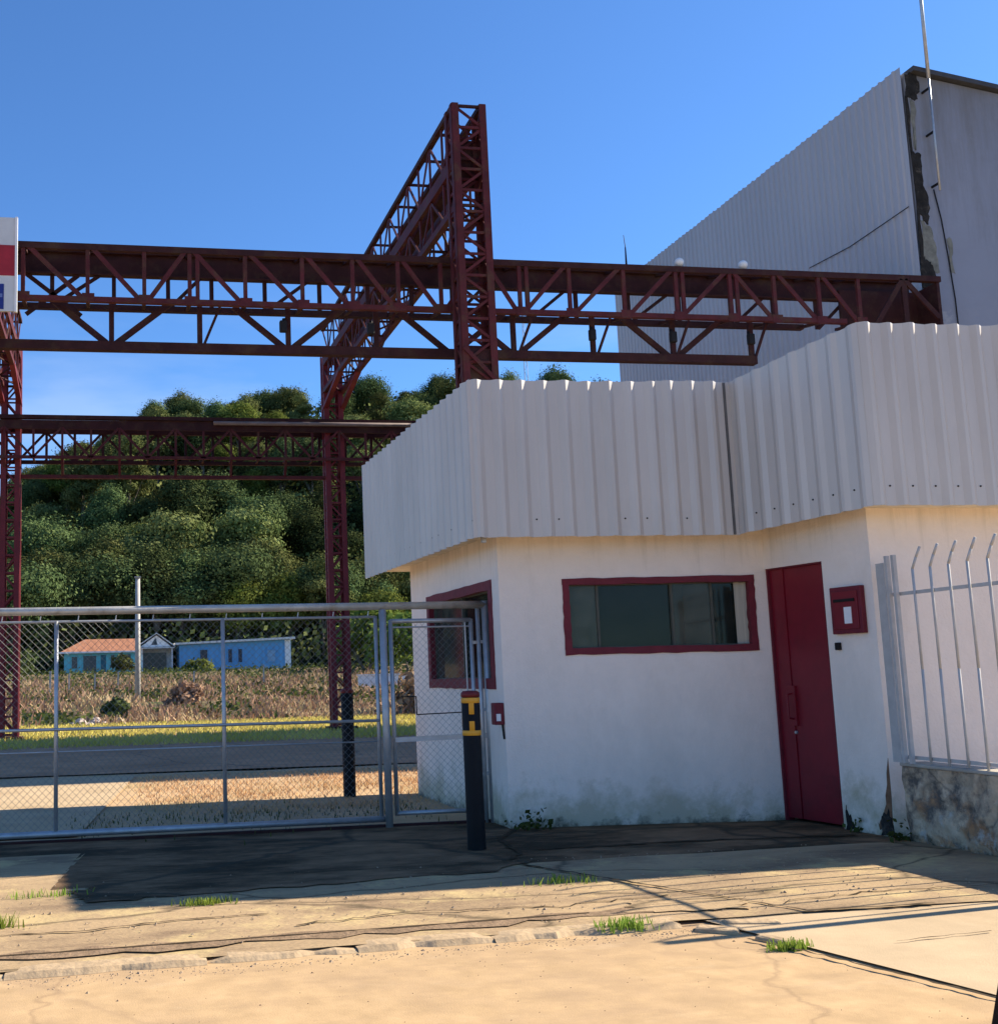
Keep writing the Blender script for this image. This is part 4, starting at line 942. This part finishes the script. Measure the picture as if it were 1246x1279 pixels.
# blue house
BH = thing('blue_house', 'long blue boarded house with a pale sheet roof at the foot of the hill', 'house', (10*s, HY, 2.3))
x0, x1 = 5.30*s, 14.75*s; zb = zz(1.7); zL, zR = zz(4.40), zz(4.72)
b = MB(); b.add([(x0, HY, zb), (x1, HY, zb), (x1, HY+6, zb), (x0, HY+6, zb), (x0, HY, zL), (x1, HY, zR), (x1, HY+6, zR), (x0, HY+6, zL)], [(3, 2, 1, 0), (4, 5, 6, 7), (0, 1, 5, 4), (2, 3, 7, 6), (3, 0, 4, 7)]); b.build('wall', blueb, BH)
b = MB(); b.quad((x1, HY, zb), (x1, HY+6, zb), (x1, HY+6, zR), (x1, HY, zR)); b.box(x1-.60, x1-.02, HY-.02, HY-.004, zb, zR-.05); b.build('end_wall', white, BH)
b = MB(); b.add([(x0-.4, HY-.5, zL+.02), (x1+.4, HY-.5, zR+.02), (x1+.4, HY+6.5, zR+.12), (x0-.4, HY+6.5, zL+.12), (x0-.4, HY-.5, zL+.22), (x1+.4, HY-.5, zR+.24), (x1+.4, HY+6.5, zR+.34), (x0-.4, HY+6.5, zL+.34)], [(3, 2, 1, 0), (4, 5, 6, 7), (0, 1, 5, 4), (1, 2, 6, 5), (2, 3, 7, 6), (3, 0, 4, 7)]); b.build('roof', shingle, BH)
for (a, c, z0, z1, m_) in [(.18, .25, .45, .85, glass_dk), (.43, .47, .42, .85, glass_dk), (.52, .56, .42, .85, glass_dk), (.78, .86, .42, .80, mat('pale_shutter', (.20, .36, .52), .7))]:
    b = MB(); b.box(lerp(x0, x1, a), lerp(x0, x1, c), HY-.05, HY-.004, lerp(zb, zL, z0), lerp(zb, zL, z1)); o = b.build('window', m_, BH)
    b = MB(); xa, xb, za, zc = lerp(x0, x1, a), lerp(x0, x1, c), lerp(zb, zL, z0), lerp(zb, zL, z1)
    for p in ((xa, za, xa, zc), (xb, za, xb, zc), (xa, zc, xb, zc), (xa, za, xb, za)): b.beam((p[0], HY-.06, p[1]), (p[2], HY-.06, p[3]), .07, .05, (0, 1, 0))
    b.build('frame', blueb, o)

# poles, posts, white wall piece
UP = thing('utility_pole', 'pale concrete pole standing in the brown weeds in front of the cyan house', 'pole', (.97, 50, hz(.97, 50)))
b = MB(); b.tube((.95, 50, hz(.97, 50)-.3), (.98, 50, 5.98), .13, .10, 8); b.build('shaft', conc_pole, UP, smooth=True)
b = MB(); b.box(.84, 1.12, 49.86, 50.14, 5.98, 6.04); b.build('cap', conc_pole, UP)
for i, (bx, Y, h, lab) in enumerate([(-.056, 64, 1.5, 'pale short post at the left below the cyan house'), (-.040, 66, 1.3, 'thin post below the left end of the cyan house'), (-.018, 66, 1.2, 'thin post below the door of the cyan house'), (.002, 66, 1.3, 'thin post beside the bush below the cyan house'), (.068, 66, 1.2, 'thin post below the left half of the blue house'), (.094, 66, 1.3, 'thin post below the middle of the blue house'), (.13, 66, 1.3, 'thin post below the right end of the blue house')]):
    X = bx*Y; z0 = hz(X, Y); b = MB(); b.beam((X, Y, z0-.2), (X+.03, Y, z0+h), .11 if i == 0 else .08, .09, (0, 1, 0)); tag(b.build('fence_post', conc_pole, origin=(X, Y, z0)), lab, 'post', 'posts of the field fence')
X0, X1 = 13.0, 17.5; z0 = hz(15, 60); b = MB(); b.box(X0, X1, 60, 60.2, z0-.4, 1.46); b.box(X0-.05, X1+.05, 59.95, 60.25, 1.462, 1.52)
tag(b.build('low_white_wall', white, origin=(15, 60, z0)), 'low white wall in the weeds to the right of the far red column', 'wall')
for i, (bx, Y) in enumerate([(-.030, 39.0), (-.022, 38.6), (-.018, 39.2), (-.036, 39.4), (-.011, 38.9), (.004, 39.5)]):
    X = bx*Y; b = MB(); rnd = random.Random(i); r_ = rnd.uniform(.12, .25)
    b.lathe(X, Y, [(0, -.05), (r_, -.02), (r_*.95, r_*.5), (r_*.5, r_*.95), (0, r_)], 7); b.v = [(x+rnd.uniform(-.05, .05), y+rnd.uniform(-.05, .05), z+hz(X, Y)+rnd.uniform(-.03, .03)) for x, y, z in b.v]
    tag(b.build('rubble_stone', rocks, origin=(X, Y, hz(X, Y))), 'pale lump of rubble lying at the foot of the brown weeds', 'stone', 'lumps of rubble in the field')

# ground cover
flat = lambda X, Y: .008
stuff(blades(26000, lambda r: (lambda Y: (r.uniform(-.16, .30)*Y, Y))(r.uniform(25.5, 38.5)), (.04, .12), .02, 3, .6, flat).build('grass', grass_y), 'strip of short sunlit yellow green grass beyond the yard slab', 'grass')
def dryarea(r):
    while True:
        X, Y = r.uniform(-.3, 6), r.uniform(12.0, 17.0)
        if X > .30+random.gauss(0, .12) and nse(X*1.3, Y*1.4)+r.uniform(-.9, .9) > -.25: return X, Y
stuff(blades(11000, dryarea, (.01, .04), .008, 4, 1.2, lambda X, Y: .012).build('dry_grass', grass_d), 'patch of flattened dry straw grass inside the yard', 'grass')
stuff(blades(700, lambda r: (r.uniform(-.5, 3.2), r.gauss(11.6, .5)), (.01, .045), .008, 14, .8, lambda X, Y: .012).build('green_grass', weed_g), 'thin green grass just behind the gate', 'grass')
def weedarea(lo, hi, y1=80):
    def f(r):
        while True:
            Y = r.uniform(38.3, y1); X = r.uniform(-.16, .34)*Y; q = nse(X*.55+3, Y*.32)+r.gauss(0, .28)
            if lo < q < hi: return X, Y
    return f
wh = lambda X, Y: max(.2, .70+.5*nse(X*.9, Y*.5)+.5*smooth((Y-44)/20))
stuff(blades(19000, weedarea(-.35, .5), (.06, .5), .045, 5, 1.1, hmul=wh).build('dry_weeds', brush_m), 'russet dry weeds in patches across the far field', 'weeds')
stuff(blades(12000, weedarea(.15, 9), (.05, .4), .05, 65, 1.3, hmul=wh).build('straw_weeds', mat_straw), 'pale straw coloured weeds in patches across the far field', 'weeds')
stuff(blades(9000, weedarea(-9, -.15, 85), (.05, .45), .10, 66, .8, hz, True, hmul=wh).build('green_weeds', weed_g), 'low olive green scrub in patches across the far field', 'weeds')
stuff(blades(16000, lambda r: (lambda Y: (r.uniform(-.16, .34)*Y, Y))(r.uniform(50, 108)), (.1, .55), .11, 6, .6, hz, True).build('green_weeds', weed_g), 'rough green weeds in front of the houses', 'weeds')

def tuft(loc, label, n, rad, h, seed, m_=tuft_m, zg=.0):
    b = blades(n, lambda r: (loc[0]+r.gauss(0, rad), loc[1]+r.gauss(0, rad*.35)), h, .006, seed, .9, lambda X, Y: zg)
    o = b.build('weed_tuft', m_, origin=(loc[0], loc[1], zg)); return tag(o, label, 'weed', 'weed tufts on the pavement')
tuft((.55, 7.30), 'bright green weed tuft at the edge of the dark shade on the pavement', 200, .08, (.015, .045), 21, tuft_m, .01)
tuft((2.72, 6.0), 'bright green weed tuft growing on the kerb', 200, .08, (.015, .055), 22, tuft_m, .01)
tuft((3.34, 5.40), 'pale green weed tuft where the kerb meets the driveway joint', 160, .05, (.015, .045), 23, tuft_m, -.005)
tuft((-.72, 6.95), 'small weed tuft at the left edge of the pavement', 160, .07, (.02, .08), 24, tuft_m, .01)
tuft((-.45, 7.9), 'sparse weed tuft in the sunlit pavement left of the shade', 70, .12, (.015, .04), 25, tuft_m, .01)
tuft((2.95, 7.35), 'sparse low weed tuft on the sunlit pavement in front of the bollard', 90, .13, (.02, .05), 26, tuft_m, .01)
for (X, Y, r_, n, h, lab, sd_) in [(3.68, 9.82, .09, 75, .22, 'dark leafy weed growing at the guard house corner beside the gate', 31), (6.16, 9.0-.22, .05, 30, .13, 'dark weed at the foot of the wall beside the red door', 32), (6.12, 8.22, .05, 36, .16, 'dark weed at the foot of the stone wall below the fence', 33)]:
    b = blades(n, lambda r: (X+r.gauss(0, r_), Y+r.gauss(0, r_*.4)), (.0, h), .028, sd_, .5, lambda a, c: .02, True); tag(b.build('leafy_weed', weed_g, origin=(X, Y, 0)), lab, 'weed')

# bushes
for (bx, Y, w_, h_, lab, lm, sd_) in [(.006, 104, 2.6, 1.5, 'dark green bush against the right end of the cyan house', leafA, 41), (-.085, 100, 4, 2.0, 'low dark bush left of the cyan house', leafB, 42), (.001, 41, .9, .9, 'small dark shrub in the brown weeds near the grass strip', leafB, 43), (.075, 104, 4, .7, 'low yellow green bush below the left part of the blue house', leafC, 44), (.062, 45, 1.6, 1.2, 'russet dry bush in the middle of the weed bank', brush_m, 45), (.265, 84, 7, 5.5, 'bright yellow green bush showing between the far column and the guard house', leafC, 46), (.225, 88, 7, 5, 'pale green bush right of the far red column', leafC, 47), (.222, 92, 6, 4.5, 'olive bush behind the foot of the far red column', leafA, 48), (.29, 40, 3, 1.4, 'russet dry bush behind the guard house corner', brush_m, 49)]:
    t = thing('bush', lab, 'bush', (0, 0, 0)); rnd = random.Random(sd_); cb, Ls = crown_mesh(rnd, w_, h_, 12, 1600, .05+.03*w_, h_*.45); cb.build('foliage', lm, t)
    tb = MB()
    for c, r in Ls[:4]: tb.tube((0, 0, -.2), c, .03*w_/3, .015*w_/3, 5)
    tb.build('stem', bark, t); X = bx*Y; t.location = (X, Y, hz(X, Y))

# wooded hill: six kinds of tree, each tree an object
WG = 'trees of the wooded hill'
kinds = [make_tree('rounded olive green tree in the wood on the hillside', 101, 10, 8.5, 3.0, 30, 17000, .17, leafA, group=WG),
         make_tree('dense dark green tree in the wood on the hillside', 102, 8.5, 9.5, 3.5, 26, 16000, .16, leafB, group=WG),
         make_tree('broad dark crowned tree in the wood on the hillside', 103, 12, 8.0, 3.5, 36, 19000, .175, leafB, group=WG),
         make_tree('light yellow green tree in the wood on the hillside', 104, 7.5, 7.0, 3.0, 24, 14000, .16, leafC, group=WG),
         make_tree('tall narrow olive tree in the wood on the hillside', 105, 6.5, 11, 4.0, 24, 14000, .16, leafA, group=WG),
         make_tree('loose crowned olive tree in the wood on the hillside', 106, 9, 7.5, 5.0, 18, 12000, .165, leafA, group=WG)]
used = set(); rnd = random.Random(55)
def plant(k, X, Y, sc, label=None, sink=.8):
    loc = (X, Y, hz(X, Y)-sink)
    if k not in used:
        used.add(k); o = kinds[k]; o.location = loc; o.scale = (sc, sc, sc*rnd.uniform(.9, 1.1)); o.rotation_euler = (0, 0, rnd.uniform(0, 6.28))
    else: o = dup(kinds[k], loc, scale=(sc, sc, sc*rnd.uniform(.9, 1.1)), rotz=rnd.uniform(0, 6.28))
    return o
row = 0; Y = 124.0
while Y < 200:
    a = -.17+(row % 2)*.022
    while a < .52:
        if not (a > .31 and Y < 165):
            aa = a+rnd.uniform(-.012, .012); yy = Y+rnd.uniform(-3, 3); k = rnd.choice([0, 0, 1, 1, 2, 2, 3, 4, 5, 0])
            plant(k, aa*yy, yy, rnd.uniform(.55, 1.0) if yy < 170 else rnd.uniform(.45, .75))
        a += rnd.uniform(.029, .041)
    Y += 7.2; row += 1
front = [(2, -.085, 119, 1.0, 'broad dark tree at the foot of the hill left of the cyan house'), (1, -.045, 123, .9, 'dark tree directly behind the left end of the cyan house'), (0, -.055, 128, 1.0, 'large rounded tree above the left end of the cyan house'),
         (2, .005, 124, .95, 'broad dark tree directly behind the cyan house roof'), (0, .045, 134, 1.05, 'big rounded olive tree above the gap between the houses'), (1, .058, 123, .9, 'dark tree directly behind the white gabled porch house'),
         (2, .10, 125, 1.0, 'broad dark tree directly behind the blue house'), (0, .115, 137, 1.0, 'big rounded tree above the middle of the blue house'), (3, .155, 123, .9, 'yellow green tree behind the right end of the blue house'),
         (4, .185, 121, .8, 'narrow tree just left of the far red column'), (3, .24, 118, .9, 'yellow green tree just right of the far red column')]
for k, a, Y, sc, lab in front:
    o = dup(kinds[k], (a*Y, Y, hz(a*Y, Y)-.6), lab, scale=(sc, sc, sc), rotz=rnd.uniform(0, 6.28)); del o['group']

stuff(blades(52000, lambda r: (lambda Y: (r.uniform(-.18, .42)*Y, Y))(r.uniform(117, 195)), (.4, 5.5), .34, 71, .6, hz, True).build('undergrowth', leafA), 'dense green undergrowth between the trees on the hillside', 'undergrowth')
grit_m = mat('sandy_grit', (.36, .26, .17), .95, 0, .1, .3, 30); grit_d = mat('brown_grit', (.22, .15, .095), .95, 0, .1, .3, 30)
def pebbles(n, area, rr, seed, z0):
    rnd = random.Random(seed); b = MB()
    for _ in range(n):
        X, Y = area(rnd); r_ = rnd.uniform(*rr)*(1 if rnd.random() < .9 else 2); t = rnd.uniform(0, 6.28); q = [(X+r_*math.cos(t+k_*1.57)*rnd.uniform(.7, 1.2), Y+r_*math.sin(t+k_*1.57)*rnd.uniform(.7, 1.2), z0-.004) for k_ in range(4)]
        b.add(q+[(X+rnd.uniform(-.3, .3)*r_, Y, z0+r_*rnd.uniform(.25, .5))], [(0, 1, 4), (1, 2, 4), (2, 3, 4), (3, 0, 4)])
    return b
stuff(pebbles(700, lambda r: (lambda X: (X, 5.83+.042*X-abs(r.gauss(0, .10))))(r.uniform(-1.2, 3.2)), (.004, .010), 81, -.015).build('gravel', grit_m), 'loose gravel washed against the kerb on the road', 'gravel')
stuff(pebbles(700, lambda r: (r.uniform(-1.5, 5.5), r.uniform(6.2, 8.3)), (.003, .009), 82, .012).build('gravel', grit_m), 'loose grit scattered over the worn pavement', 'gravel')
stuff(pebbles(260, lambda r: (r.uniform(-1.5, 4.5), r.uniform(3.6, 5.8)), (.003, .006), 83, -.014).build('gravel', grit_d), 'dark grit scattered over the tan road', 'gravel')
# far telecom mast on the hills at the right
TM = thing('telecom_mast', 'slim far lattice mast rising behind the hill right of the near tower', 'mast', (58.5, 150, 36))
b = MB(); X, Y, z0, z1 = 58.5, 150.0, 36.0, 53.0
for dx, dy in ((-.4, -.4), (.4, -.4), (0, .4)): b.tube((X+dx, Y+dy, z0), (X+dx*.3, Y+dy*.3, z1), .05, .04, 5)
b.build('leg', galv, TM)
b = MB(); n_ = 16
for i in range(n_):
    t0, t1 = i/n_, (i+1)/n_; w0, w1 = .4*(1-.7*t0), .4*(1-.7*t1); b.beam((X-w0*(-1)**i, Y-w0, lerp(z0, z1, t0)), (X+w1*(-1)**i, Y-w1, lerp(z0, z1, t1)), .05, .04)
b.build('lacing', galv, TM)
